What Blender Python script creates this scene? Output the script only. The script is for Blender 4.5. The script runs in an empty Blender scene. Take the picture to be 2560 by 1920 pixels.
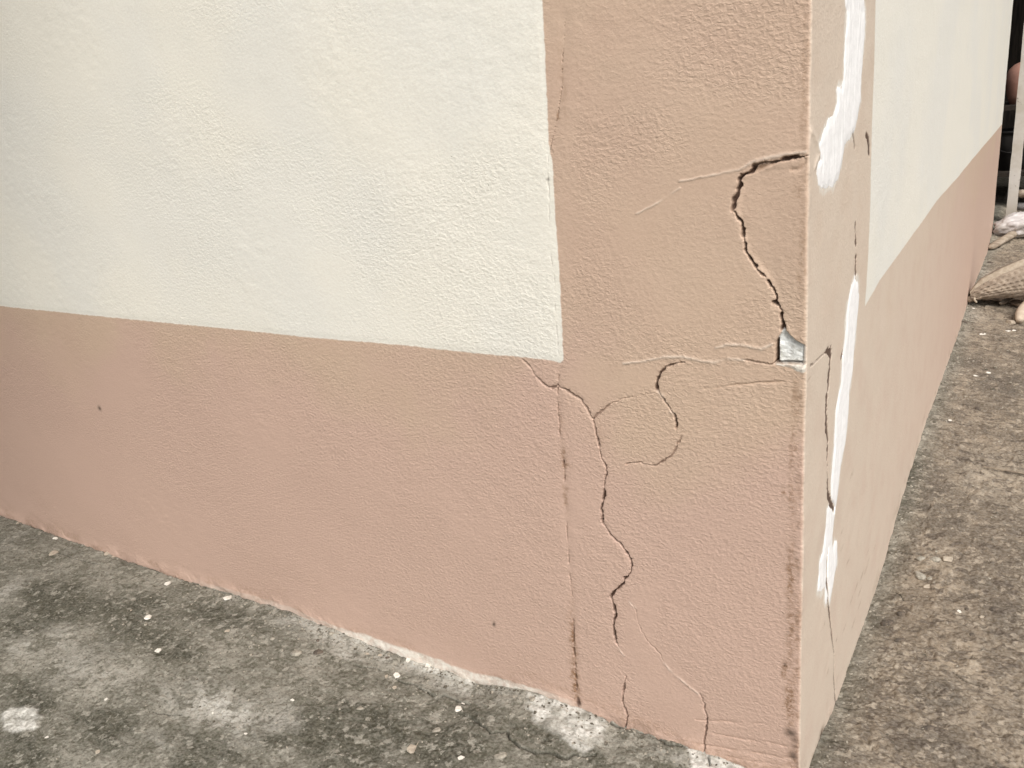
import bpy, bmesh, math, random
import numpy as np
from mathutils import Vector, Matrix, noise as mnoise
C = bpy.context.scene
COL = C.collection
# ------------------------------------------------------------------ camera
W, H = 2560, 1920                      # the units the survey points below are noted in
CP = np.array([0.195607472, -0.836670959, 0.865077423])
YAW, PITCH, ROLL, FPX = -0.592032658, 0.339624253, -0.108906746, 2070.18
def cam_rot(y, p, r):
    f = np.array([math.sin(y)*math.cos(p), math.cos(y)*math.cos(p), -math.sin(p)])
    rt = np.array([math.cos(y), -math.sin(y), 0.]); up = np.cross(rt, f)
    c, s = math.cos(r), math.sin(r)
    return np.array([rt*c+up*s, -rt*s+up*c, f])
R = cam_rot(YAW, PITCH, ROLL)
cam = bpy.data.cameras.new('camera'); co = bpy.data.objects.new('camera', cam); COL.objects.link(co)
cam.sensor_width = 36; cam.lens = FPX/W*36; cam.clip_start = 0.01; cam.clip_end = 500
M = Matrix([[R[0][i], R[1][i], -R[2][i], CP[i]] for i in range(3)] + [[0, 0, 0, 1]])
co.matrix_world = M
C.camera = co
C.render.resolution_x = 1024; C.render.resolution_y = 768
# ------------------------------------------------------------------ light
SUN_EL, SUN_AZ = 48, 137                 # azimuth clockwise from +Y
w = bpy.data.worlds.new('World'); C.world = w; w.use_nodes = True
nt = w.node_tree; bg = nt.nodes['Background']
sky = nt.nodes.new('ShaderNodeTexSky'); sky.sky_type = 'NISHITA'; sky.sun_disc = False
sky.sun_elevation = math.radians(SUN_EL); sky.sun_rotation = math.radians(SUN_AZ)
sky.air_density = 1.0; sky.dust_density = 5.0; sky.ozone_density = 1.0
hs = nt.nodes.new('ShaderNodeHueSaturation'); hs.inputs['Saturation'].default_value = 0.45   # overcast: little blue
nt.links.new(sky.outputs[0], hs.inputs['Color']); nt.links.new(hs.outputs[0], bg.inputs[0])
bg.inputs[1].default_value = 0.10
sl = bpy.data.lights.new('sun', 'SUN'); sl.energy = 1.5; sl.angle = math.radians(28); sl.color = (1, .965, .90)
so = bpy.data.objects.new('sun', sl); COL.objects.link(so)
a, e = math.radians(SUN_AZ), math.radians(SUN_EL)
so.rotation_euler = Vector((math.sin(a)*math.cos(e), math.cos(a)*math.cos(e), math.sin(e))).to_track_quat('Z', 'Y').to_euler()
so.location = (3, -3, 4)
C.view_settings.view_transform = 'Standard'; C.view_settings.look = 'None'
C.view_settings.exposure = 0.56; C.view_settings.gamma = 1
# ------------------------------------------------------------------ survey helpers: photo point -> point on a real surface
def ray(px):
    d = np.array([(px[0]-W/2)/FPX, -(px[1]-H/2)/FPX, 1.0]); return R.T @ d
def on_left(px):   # wall plane y=0 -> (s=x, z)
    d = ray(px); t = -CP[1]/d[1]; p = CP+d*t; return (p[0], p[2])
def on_right(px):  # wall plane x=0 -> (s=y, z)
    d = ray(px); t = -CP[0]/d[0]; p = CP+d*t; return (p[1], p[2])
def on_plane_y(px, y):
    d = ray(px); t = (y-CP[1])/d[1]; return CP+d*t
LB = np.array([on_left(p) for p in [(-200,1215),(0,1285),(155,1342),(434,1440),(694,1518),(820,1566),(960,1622),(1190,1705),(1313,1724),(1443,1767),(1560,1815),(1680,1850),(1850,1915),(1998,1962)]])
RB = np.array([on_right(p) for p in [(1998,1962),(2021,1920),(2040,1868),(2066,1805),(2089,1754),(2130,1639),(2188,1479),(2252,1256),(2315,1052),(2386,860),(2425,738),(2469,628),(2481,575)]])
LB[-1,0] = 0; RB[0,0] = 0; z0 = .5*(LB[-1,1]+RB[0,1]); LB[-1,1] = z0; RB[0,1] = z0
def zl(x): return np.interp(x, LB[:,0], LB[:,1])
def zr(y): return np.interp(y, RB[:,0], RB[:,1])
def gz(x, y):
    x = np.asarray(x, float); y = np.asarray(y, float)
    xl, xp, yn, yp = np.minimum(x,0), np.maximum(x,0), np.minimum(y,0), np.maximum(y,0)
    A = zl(xl)*np.exp(yn/.12); B = zr(yp)*np.exp(-xp/.15)
    q = z0*np.exp(-np.hypot(xp, yn)/.13)
    return np.where((x<=0)&(y<=0), A, np.where((x>0)&(y>=0), B, np.where((x>0)&(y<0), q, zl(xl)+zr(yp)-z0)))
def on_ground(px):
    d = ray(px); z = 0.
    for _ in range(6):
        t = (z-CP[2])/d[2]; p = CP+d*t; z = float(gz(p[0], p[1]))
    return np.array([p[0], p[1], z])
# ------------------------------------------------------------------ numpy noise / shapes
rs = np.random.RandomState(7)
LAT = rs.rand(256, 256)*2-1
def vn(x, y):
    xi = np.floor(x).astype(int); yi = np.floor(y).astype(int); fx = x-xi; fy = y-yi
    fx = fx*fx*(3-2*fx); fy = fy*fy*(3-2*fy)
    a = LAT[xi & 255, yi & 255]; b = LAT[(xi+1) & 255, yi & 255]; c = LAT[xi & 255, (yi+1) & 255]; d = LAT[(xi+1) & 255, (yi+1) & 255]
    return (a*(1-fx)+b*fx)*(1-fy)+(c*(1-fx)+d*fx)*fy
def fbm(x, y, o=4, g=.5):
    r = 0; a = 1; n = 0
    for i in range(o):
        ca, sa = math.cos(i*1.1+.3), math.sin(i*1.1+.3)
        r = r+a*vn((x*ca-y*sa)*2**i+17.3*i, (x*sa+y*ca)*2**i+9.1*i); n += a; a *= g
    return r/n
def ss(a, b, x):
    t = np.clip((x-a)/(b-a), 0, 1); return t*t*(3-2*t)
def pl_dist(X, Z, pts, pad=.03, closed=False):
    """distance to a polyline and the interpolated 3rd column (width/strength), evaluated near it only"""
    P = np.array(pts, float); D = np.full(X.shape, 9.); V = np.zeros(X.shape)
    m = (X > P[:,0].min()-pad)&(X < P[:,0].max()+pad)&(Z > P[:,1].min()-pad)&(Z < P[:,1].max()+pad)
    if not m.any(): return D, V
    x = X[m]; z = Z[m]; d = np.full(x.shape, 9.); v = np.zeros(x.shape)
    n = len(P) if closed else len(P)-1
    for i in range(n):
        a = P[i]; b = P[(i+1) % len(P)]; ab = b[:2]-a[:2]; L = (ab**2).sum()+1e-12
        t = np.clip(((x-a[0])*ab[0]+(z-a[1])*ab[1])/L, 0, 1)
        q = np.hypot(x-a[0]-t*ab[0], z-a[1]-t*ab[1]); k = q < d
        d[k] = q[k]
        if P.shape[1] > 2: v[k] = (a[2]+(b[2]-a[2])*t)[k]
    D[m] = d; V[m] = v; return D, V
def poly_sd(X, Z, pts, pad=.03):
    """signed distance, positive inside"""
    P = np.array(pts, float)[:, :2]; D, _ = pl_dist(X, Z, P, pad, True)
    m = D < 9; x = X[m]; z = Z[m]; c = np.zeros(x.shape, bool)
    for i in range(len(P)):
        a = P[i]; b = P[(i+1) % len(P)]
        if a[1] == b[1]: continue
        k = ((a[1] > z) != (b[1] > z))&(x < (b[0]-a[0])*(z-a[1])/(b[1]-a[1])+a[0]); c ^= k
    S = -D; q = S[m]; q[c] = -q[c]; S[m] = q; return S
def spacing(marks):
    """coordinate list from (start, end, step0, step1) spans"""
    out = [marks[0][0]]
    for a, b, s0, s1 in marks:
        n = max(1, int(round(2*abs(b-a)/(s0+s1)))); t = np.arange(1, n+1)/n
        k = (s1-s0)/(s1+s0); f = t*(1-k)+k*t*t
        out += list(a+(b-a)*f)
    return np.array(out)
# ------------------------------------------------------------------ object helpers
def props(o, label=None, cat=None, group=None, kind=None):
    if label: o['label'] = label
    if cat: o['category'] = cat
    if group: o['group'] = group
    if kind: o['kind'] = kind
    return o
def empty(name, loc, rz=0):
    o = bpy.data.objects.new(name, None); COL.objects.link(o); o.location = loc; o.rotation_euler = (0, 0, rz); o.empty_display_size = .05; return o
def link(name, me, m, parent=None):
    o = bpy.data.objects.new(name, me); COL.objects.link(o)
    if m: me.materials.append(m)
    if parent: o.parent = parent; o.matrix_parent_inverse = Matrix.Identity(4)
    return o
def grid_obj(name, P, m, attrs={}, parent=None, keep=None, flip=False, origin=(0,0,0)):
    ni, nj = P.shape[:2]; co_ = (P-np.array(origin)).reshape(-1, 3).astype(np.float32)
    i, j = np.meshgrid(np.arange(ni-1), np.arange(nj-1), indexing='ij')
    a = i*nj+j; F = np.stack([a, a+nj, a+nj+1, a+1], -1).reshape(-1, 4)
    if flip: F = F[:, ::-1]
    if keep is not None:
        kf = keep[:-1,:-1] | keep[1:,:-1] | keep[:-1,1:] | keep[1:,1:]; F = F[kf.reshape(-1)]
        used = np.zeros(len(co_), bool); used[F.reshape(-1)] = True; idx = np.cumsum(used)-1; F = idx[F]; co_ = co_[used]
    else: used = np.ones(len(co_), bool)
    me = bpy.data.meshes.new(name); me.vertices.add(len(co_)); me.vertices.foreach_set('co', co_.reshape(-1))
    nf = len(F); me.loops.add(nf*4); me.loops.foreach_set('vertex_index', F.reshape(-1).astype(np.int32))
    me.polygons.add(nf); me.polygons.foreach_set('loop_start', np.arange(0, nf*4, 4, dtype=np.int32))
    me.polygons.foreach_set('loop_total', np.full(nf, 4, np.int32)); me.polygons.foreach_set('use_smooth', np.ones(nf, bool))
    for k, v in attrs.items():
        at = me.attributes.new(k, 'FLOAT', 'POINT'); at.data.foreach_set('value', np.clip(v, 0, 1).reshape(-1)[used].astype(np.float32))
    me.update(calc_edges=True)
    o = link(name, me, m, parent); o.location = origin; return o
# ------------------------------------------------------------------ node helper
class N:
    def __init__(s, name):
        s.m = bpy.data.materials.new(name); s.m.use_nodes = True; s.t = s.m.node_tree; s.b = s.t.nodes['Principled BSDF']; s.b.inputs['Roughness'].default_value = .8
        s.b.inputs['Specular IOR Level'].default_value = .25
        s.tc = s.t.nodes.new('ShaderNodeTexCoord').outputs['Object']
    def set(s, k, v):
        if hasattr(v, 'is_linked') or isinstance(v, bpy.types.NodeSocket): s.t.links.new(v, s.b.inputs[k])
        else: s.b.inputs[k].default_value = v
    def inp(s, node, k, v):
        if isinstance(v, bpy.types.NodeSocket): s.t.links.new(v, node.inputs[k])
        else: node.inputs[k].default_value = v
    def attr(s, k):
        n = s.t.nodes.new('ShaderNodeAttribute'); n.attribute_name = k; return n.outputs['Fac']
    def noise(s, sc, det=4, rough=.55, map=(1,1,1), rot=(0,0,0), loc=(0,0,0), dist=0):
        mp = s.t.nodes.new('ShaderNodeMapping'); mp.inputs['Scale'].default_value = map; mp.inputs['Rotation'].default_value = rot; mp.inputs['Location'].default_value = loc
        s.t.links.new(s.tc, mp.inputs[0]); n = s.t.nodes.new('ShaderNodeTexNoise'); s.t.links.new(mp.outputs[0], n.inputs['Vector'])
        n.inputs['Scale'].default_value = sc; n.inputs['Detail'].default_value = det; n.inputs['Roughness'].default_value = rough; n.inputs['Distortion'].default_value = dist
        return n.outputs['Fac']
    def voro(s, sc, map=(1,1,1), out='Distance', rand=1):
        mp = s.t.nodes.new('ShaderNodeMapping'); mp.inputs['Scale'].default_value = map; s.t.links.new(s.tc, mp.inputs[0])
        n = s.t.nodes.new('ShaderNodeTexVoronoi'); s.t.links.new(mp.outputs[0], n.inputs['Vector']); n.inputs['Scale'].default_value = sc; n.inputs['Randomness'].default_value = rand
        return n.outputs[out]
    def math(s, op, a, b=0.):
        n = s.t.nodes.new('ShaderNodeMath'); n.operation = op; s.inp(n, 0, a); s.inp(n, 1, b); return n.outputs[0]
    def ramp(s, f, a, b, lo=0., hi=1.):
        n = s.t.nodes.new('ShaderNodeMapRange'); n.interpolation_type = 'SMOOTHSTEP'; s.inp(n, 0, f)
        n.inputs[1].default_value = a; n.inputs[2].default_value = b; n.inputs[3].default_value = lo; n.inputs[4].default_value = hi; return n.outputs[0]
    def mix(s, f, a, b, mode='MIX'):
        n = s.t.nodes.new('ShaderNodeMix'); n.data_type = 'RGBA'; n.blend_type = mode
        s.inp(n, 0, f)
        for k, v in ((6, a), (7, b)):
            if isinstance(v, tuple): v = v if len(v) == 4 else v+(1,)
            s.inp(n, k, v)
        return n.outputs[2]
    def bump(s, h, dist=.001, strength=1., prev=None):
        n = s.t.nodes.new('ShaderNodeBump'); s.inp(n, 'Height', h); n.inputs['Distance'].default_value = dist; s.inp(n, 'Strength', strength)
        if prev is not None: s.t.links.new(prev, n.inputs['Normal'])
        return n.outputs[0]
# ------------------------------------------------------------------ plaster material
BROWN = (.580, .436, .332); BROWN2 = (.572, .422, .328); CREAM = (.845, .825, .745)
def plaster():
    n = N('painted_plaster')
    big = n.noise(2.6, 3, .5); mid = n.noise(11, 4, .6, loc=(3,1,0)); fine = n.noise(260, 3, .6, map=(1,1,1.5))
    br = n.mix(n.ramp(big, .42, .60), BROWN, BROWN2)
    br = n.mix(n.ramp(mid, .42, .66, 0, .40), br, (.595, .455, .35))
    br = n.mix(n.ramp(n.noise(38, 4, .65, map=(1,1,.5), loc=(9,2,4)), .5, .75, 0, .28), br, (.50, .365, .28))
    cr = n.mix(n.ramp(n.noise(3.2, 3, .5, loc=(5,5,1)), .40, .62), CREAM, (.815, .805, .745))
    cr = n.mix(n.ramp(n.noise(30, 4, .6, loc=(2,7,1)), .55, .8, 0, .12), cr, (.62, .59, .50))
    zc = n.t.nodes.new('ShaderNodeSeparateXYZ'); n.t.links.new(n.tc, zc.inputs[0])
    pk = n.ramp(n.math('ADD', zc.outputs[2], n.math('MULTIPLY', n.math('SUBTRACT', n.noise(4, 3, loc=(4,2,7)), .5), .6)), .56, .40)   # the lower coat is a pinker mix
    br = n.mix(n.math('MULTIPLY', pk, .85), br, (.58, .415, .342))
    br = n.mix(n.math('MULTIPLY', n.attr('faded_sheen'), n.ramp(n.noise(14, 4, .6, loc=(3,3,3)), .25, .6, .7, 1)), br, (.68, .58, .48))  # side face paler: fading plus glancing sky sheen put into the colour
    c = n.mix(n.attr('cream'), br, cr)
    c = n.mix(n.math('MULTIPLY', n.attr('pale'), n.ramp(n.noise(90, 3), .3, .65, .5, 1)), c, (.80, .77, .70))
    c = n.mix(n.math('MULTIPLY', n.attr('dirt'), n.ramp(n.noise(150, 4, .75, loc=(1,0,5)), .40, .58, .15, 1)), c, (.25,.145,.08))
    c = n.mix(n.attr('grime'), c, (.06, .045, .035))
    c = n.mix(n.attr('raw_shade'), c, (.095,.056,.040))  # crack and hole-gap colour: bare mortar with their shade painted in
    g = n.mix(n.ramp(n.noise(60, 4), .4, .62), (.62,.63,.60), (.84,.87,.87))
    c = n.mix(n.attr('core'), c, g)
    sp = n.ramp(n.voro(75, (1,1,1)), .035, .07, .9, 0)           # rare fly specks
    spk = n.math('MULTIPLY', sp, n.ramp(n.noise(6, 2, loc=(0,3,8)), .60, .68))
    c = n.mix(n.math('MULTIPLY', spk, .7), c, (.12, .08, .06))
    c = n.mix(n.ramp(fine, .35, .7, 0, .10), c, (.42, .30, .22), 'MULTIPLY')
    n.set('Base Color', c); n.set('Roughness', .62)
    st = n.attr('stucco')
    h1 = n.noise(235, 3, .6, map=(.78,.78,1.1), rot=(0,.25,0), dist=.3)
    h1 = n.ramp(h1, .28, .80)
    h2 = n.noise(430, 2, .6, map=(.8,.8,1.1))
    b1 = n.bump(h1, .00066, st); b2 = n.bump(h2, .00018, n.math('ADD', n.math('MULTIPLY', st, .6), .2), b1)
    n.set('Normal', b2)
    return n.m
PL = plaster()
# ------------------------------------------------------------------ survey of cracks and paint edges (photo points, px)
def L(pts): return [on_left(p[:2])+tuple(p[2:]) for p in pts]
def Rr(pts): return [on_right(p[:2])+tuple(p[2:]) for p in pts]
MM = .00050        # width of one survey px on the wall, m
# polyline with half width in px
crkA = [(2024,389,1),(2003,391,1.6),(1985,392,3.4),(1972,396,4.2),(1958,399,3.2),(1945,403,2.6),(1910,407,1.7),(1888,412,2.2),(1881,420,4),(1876,430,4),(1866,436,3.4),(1853,440,4),(1847,449,4.6),(1849,460,3.6),(1842,474,3.6),(1841,488,3.2),(1835,502,4.2),(1833,516,3.6),(1830,526,2.4)]
crkA2 = [(1836,530,1.2),(1842,540,3),(1853,556,3.5),(1856,570,3.5),(1858,592,3.2),(1860,600,1.2),(1862,612,3.2),(1866,632,4),(1877,652,3.8),(1889,668,3),(1892,676,1.2),(1905,686,2.2),(1913,693,1)]
crkA3 = [(1922,703,3.5),(1927,715,3.5),(1933,720,2),(1938,734,4.5),(1941,746,4),(1936,757,6),(1943,764,2.5),(1951,775,2.5),(1955,780,1)]
crkA4 = [(1953,786,3.8),(1953,795,4.2),(1956,810,3.8),(1957,824,5)]
crkB = [(1936,910,1.3),(1914,909,.9),(1887,905,1.3),(1864,901,1),(1850,898,.5)]
crkE = [(1709,905,1),(1690,908,.8),(1674,913,2.2),(1664,918,1.2),(1654,927,2.2),(1646,939,3),(1641,955,3.4),(1641,972,3.2),(1645,978,1.2),(1656,991,1),(1668,1011,1.6),(1679,1028,1.2),(1686,1036,1.6),(1688,1050,2.6),(1691,1064,3),(1689,1074,.8)]
crkF = [(1704,1090,.8),(1697,1104,1.6),(1691,1118,1.8),(1683,1132,2.1),(1678,1140,2.2),(1662,1151,2.4),(1648,1158,2.5),(1638,1164,2.2),(1622,1164,.9),(1608,1158,1),(1598,1156,1.2),(1574,1157,1.4),(1558,1164,.6)]

crkC = [(1306,899,1.2),(1325,917,1.6),(1335,935,1),(1344,946,1.8),(1355,957,2),(1366,966,2),(1377,971,2.2),(1388,968,2.4),(1394,964,2.4),(1403,970,1.2),(1411,973,2.4),(1425,981,2.5),(1435,987,2.2),(1446,994,2.4),(1455,1001,2.4),(1462,1014,1.6),(1467,1023,1.6),(1475,1037,1.8),(1483,1048,2.4)]
crkC2 = [(1483,1048,2.4),(1492,1038,2.2),(1502,1030,2.2),(1512,1021,1.8),(1530,1007,1),(1562,995,.8),(1600,989,.5),(1638,981,.4)]
crkD = [(1483,1052,1),(1487,1070,1.2),(1491,1090,1.5),(1497,1112,2.0),(1497,1122,1.2),(1502,1140,2.2),(1507,1152,1.2),(1514,1164,1.8),(1514,1176,1.2),(1516,1186,2.4),(1511,1200,2),(1510,1218,1.6),(1510,1232,2.4),(1507,1249,2.8),(1504,1262,3.2),(1503,1277,4),(1505,1290,1.4),(1505,1301,2.8),(1509,1312,1.5),(1516,1324,2),(1526,1337,2.4),(1538,1349,1.6),(1548,1357,2.4),(1558,1370,2),(1566,1381,3),(1574,1396,3.4),(1580,1410,3),(1578,1422,2.4),(1576,1431,2),(1570,1440,1.4),(1562,1446,3.4),(1559,1458,3.2),(1547,1468,2.2),(1537,1477,3),(1527,1491,2.8),(1531,1503,2.4),(1534,1515,4),(1540,1533,2.4),(1534,1553,3),(1536,1583,2.4),(1539,1604,3),(1543,1614,1)]
crkD2 = [(1565,1690,.8),(1559,1722,2.2),(1556,1735,1),(1557,1754,2),(1564,1775,1.8),(1569,1790,2),(1565,1818,2.6)]
crkG = [(1574,1502,.7),(1590,1524,.9),(1594,1555,.9),(1606,1580,1),(1620,1604,1),(1651,1636,1.2),(1661,1659,.6)]
crkG2 = [(1747,1734,.7),(1754,1745,1.4),(1761,1770,1.6),(1768,1795,2),(1765,1828,1.9),(1759,1858,1.4),(1763,1880,2),(1769,1896,1.6)]
seam = [(1412,40,.1),(1410,90,.15),(1406,150,.7),(1405,165,.2),(1403,229,.3),(1398,262,.2),(1395,289,.9),(1392,300,.2),(1385,330,.1),(1371,392,.7),(1371,430,.6),(1371,449,1.6),(1374,500,.8),(1373,554,1.1),(1376,600,.6),(1379,651,1.1),(1388,711,.9),(1388,765,1.1),(1394,843,1.3),(1397,905,1.0),(1397,940,1.6),(1394,966,1.6),(1394,995,1.0),(1397,1050,1.0),(1401,1110,1.8),(1407,1138,2.6),(1411,1178,2.2),(1412,1218,2.0),(1415,1277,1),(1418,1337,.8),(1425,1441,.8),(1432,1498,.9),(1433,1559,1.8),(1435,1624,2),(1439,1689,2.4),(1442,1738,2.6),(1447,1766,5)]
LEFT_CRK = [([(a[0], a[1], a[2]*.72) for a in c], .006) for c in (crkA, crkA2, crkA3, crkA4)]+[(crkB, .003), (crkE, .004), (crkF, .0022), (crkC, .0022), (crkC2, .002), (crkD, .005), (crkD2, .003), (crkG, .0015), (crkG2, .003)]
hole = [(1957,822),(1965,828),(1978,841),(1987,851),(2000,858),(2012,863),(2017,870),(2019,882),(2020,911),(2004,911),(1977,909.5),(1936,910),(1937,888),(1939,855),(1948,840)]
rim = [(1929,909),(1965,908),(2021,909),(2022,925),(2008,932),(1992,927),(1978,919),(1954,915)]
lip = [(1884,414),(1912,406),(1945,403),(1934,413),(1915,421),(1895,430),(1878,434)]
ridges = [[(1558,909,3),(1600,904,3),(1662,893,4),(1709,893,4),(1757,903,4),(1789,906,4),(1810,899,4),(1833,897,4),(1860,901,3)],
 [(1789,871,3),(1817,862,4),(1860,864,4),(1903,874,4),(1930,861,3)],
 [(1590,535,2),(1640,510,2.5),(1700,470,2.2)],[(1700,452,2.2),(1770,440,2.5),(1850,423,3),(1885,403,4),(1960,386,4),(2015,380,3)],
 
 [(1661,1659,4),(1680,1682,5),(1705,1702,4),(1722,1716,4),(1745,1734,4)],[(1574,1504,3),(1587,1520,4)],[(1545,1618,2.5),(1560,1640,2.5)],
 [(1642,976,2.5),(1656,989,3.5),(1664,1004,3)],[(1676,1030,4),(1685,1034,4)]]
brush = [[(1785,1836,3),(1900,1855,4),(1990,1872,4)],[(1755,1862,3),(1850,1878,4),(1992,1900,5)],[(1820,1893,3),(1900,1905,4),(1995,1922,5)],[(1760,972,2),(1850,962,2),(1960,955,2)],[(1740,1800,2),(1830,1806,3),(1960,1812,3)],[(1880,1925,3),(1960,1935,4),(1998,1945,3)]]
creamL = [(-900,640),(0,765),(253,791),(506,816),(760,842),(1013,864),(1200,884),(1329,895),(1385,902),(1400,908),(1409,900),(1408,880),(1404,783),(1398,663),(1388,530),(1382,410),(1372,360),(1371,325),(1363,133),(1355,0),(1340,-300)]
faint = [(779,614,1),(886,658,1.2),(962,668,1.4),(1025,639,1.2),(1089,608,1),(1114,557,1),(1158,535,1.2),(1222,538,1.5),(1304,576,1.5)]
faint2 = [(75,890,2),(100,930,3),(150,985,2)]
# right face
creamR = [on_right(p) for p in [(2191,-300),(2189,0),(2185,174),(2180,318),(2176,480),(2170,640),(2163,766)]]+[on_right(p) for p in [(2200,700),(2240,645),(2300,562),(2341,503),(2397,440),(2430,399),(2470,352),(2509,306)]]
fillU = [(2122,-420),(2116,-200),(2114,0),(2117,29),(2111,130),(2108,203),(2100,216),(2091,224),(2092,260),(2082,289),(2070,300),(2065,314),(2055,340),(2046,358),(2050,373),(2052,393),(2043,415),(2041,436),(2047,456),(2056,464),(2065,474),(2076,466),(2082,470),(2090,450),(2096,443),(2105,405),(2111,367),(2124,345),(2134,333),(2140,310),(2146,289),(2149,268),(2153,253),(2154,188),(2162,87),(2163,29),(2157,-10),(2160,-200),(2150,-420)]
fillD = [(2138,689),(2127,712),(2117,772),(2111,849),(2106,888),(2101,962),(2089,1024),(2086,1065),(2084,1122),(2076,1208),(2076,1249),(2066,1272),(2064,1311),(2058,1372),(2049,1401),(2045,1478),(2054,1484),(2062,1466),(2063,1507),(2074,1508),(2080,1474),(2086,1433),(2092,1413),(2093,1352),(2086,1350),(2082,1372),(2080,1343),(2086,1290),(2095,1229),(2101,1167),(2113,1106),(2121,1024),(2123,975),(2131,930),(2135,880),(2141,822),(2148,745),(2144,699)]
rcr = [([(2064,879,2),(2076,879,4),(2075,901,3.4),(2070,971,2.8)],.004),([(2067,987,3),(2066,1014,3)],.004),([(2065,1030,3),(2066,1065,4),(2070,1102,2.6)],.005),([(2069,1117,2.6),(2068,1146,2)],.003),
 ([(2068,1160,1.8),(2068,1164,1.8)],.003),([(2068,1178,1.8),(2068,1196,1.5)],.003),([(2068,1205,2.5),(2068,1215,2.5),(2070,1237,2.8),(2076,1257,3),(2084,1273,2.5)],.005),
 ([(2070,1368,1.5),(2068,1392,2),(2066,1450,2.4),(2069,1480,1.8),(2070,1507,1.8),(2073,1530,1.8),(2076,1563,1.5),(2084,1632,1.3),(2084,1689,1.3),(2088,1754,1.5)],.003),
 ([(2138,560,2),(2138,575,2)],.003),([(2139,588,2.4),(2139,610,2.4)],.003),([(2139,642,2.4),(2139,688,2)],.003),
 ([(2133,335,1.2),(2138,372,1.2)],.002),([(2166,336,1.6),(2171,355,2.6),(2174,384,2)],.002),
 ([(2024,914,1.3),(2032,912,.9),(2040,902,.8),(2064,881,.8)],.002),([(2106,880,1.5),(2104,892,2.5)],.002)]
# dirt blobs: (x, y, rx, ry, strength) px
dirtL = [(1976,1440,9,70,.55),(1981,1250,9,60,.35),(1984,1120,8,60,.35),(1978,1560,10,60,.45),(1962,1673,7,18,.7),(1975,1760,10,60,.6),(1990,1000,12,60,.3),(2006,640,9,90,.30),(2010,200,8,200,.25),(1434,1600,7,60,.6),(1438,1700,8,60,.7),(1411,1150,8,30,.5),(1402,1060,6,40,.2),(1414,1240,6,35,.3),(1960,1230,8,8,.5),(2000,480,14,30,.2),(1432,1500,5,40,.15),(1405,200,6,90,.15),(1395,289,5,12,.5),(1720,1714,5,3,.4),(1500,1090,10,30,.12),(1975,1620,9,60,.35),(1985,1900,14,30,.35)]
grimeL = [(1978,1832,13,10,.8),(1985,1850,9,9,.5),(1983,1890,9,11,.75),(1985,1868,8,8,.4),(1446,1760,3,7,1),(249,1021,3.5,5,.9),(1235,1561,3,5,.9),(1370,448,4,3,.5),(1994,1910,5,12,.4),(1962,1662,4,5,.6)]
dirtR = [(2003,1448,5,9,.35),(2049,1480,3,5,.2),(2130,1187,2.5,4,.6),(2150,1480,3,3,.6),(2105,1370,2.5,3,.5),(2105,1330,2.5,3,.4),(2120,1403,3,3,.5),(2128,1500,2.5,3,.5),(2110,1570,2.5,3,.5),(2090,1600,2,3,.5),(2060,1560,2,4,.3),(2021,948,4,3,.6),(2052,1836,5,12,.9),(2068,1680,2,5,.4),(2141,1465,3,3,.6),(2155,1440,3,5,.5),(2165,1425,3,4,.5),(2150,1510,3,3,.5),(2133,1560,3,4,.5),(2170,1380,2,2,.5),(2172,1400,2,2,.4),(2186,1370,2,2,.4)]
def blobs(X, Z, lst, conv):
    out = np.zeros(X.shape)
    for x, y, rx, ry, k in lst:
        c = np.array(conv((x, y))); u = np.array(conv((x+rx, y)))-c; v = np.array(conv((x, y+ry)))-c
        ru = np.hypot(*u); rv = np.hypot(*v)
        m = (abs(X-c[0]) < 2.4*ru+.004)&(abs(Z-c[1]) < 2.4*rv+.004)
        if not m.any(): continue
        du = (X[m]-c[0])/ru; dv = (Z[m]-c[1])/rv
        out[m] = np.maximum(out[m], k*np.exp(-(du*du+dv*dv)*.9))
    return out
ZT = 2.75
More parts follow.
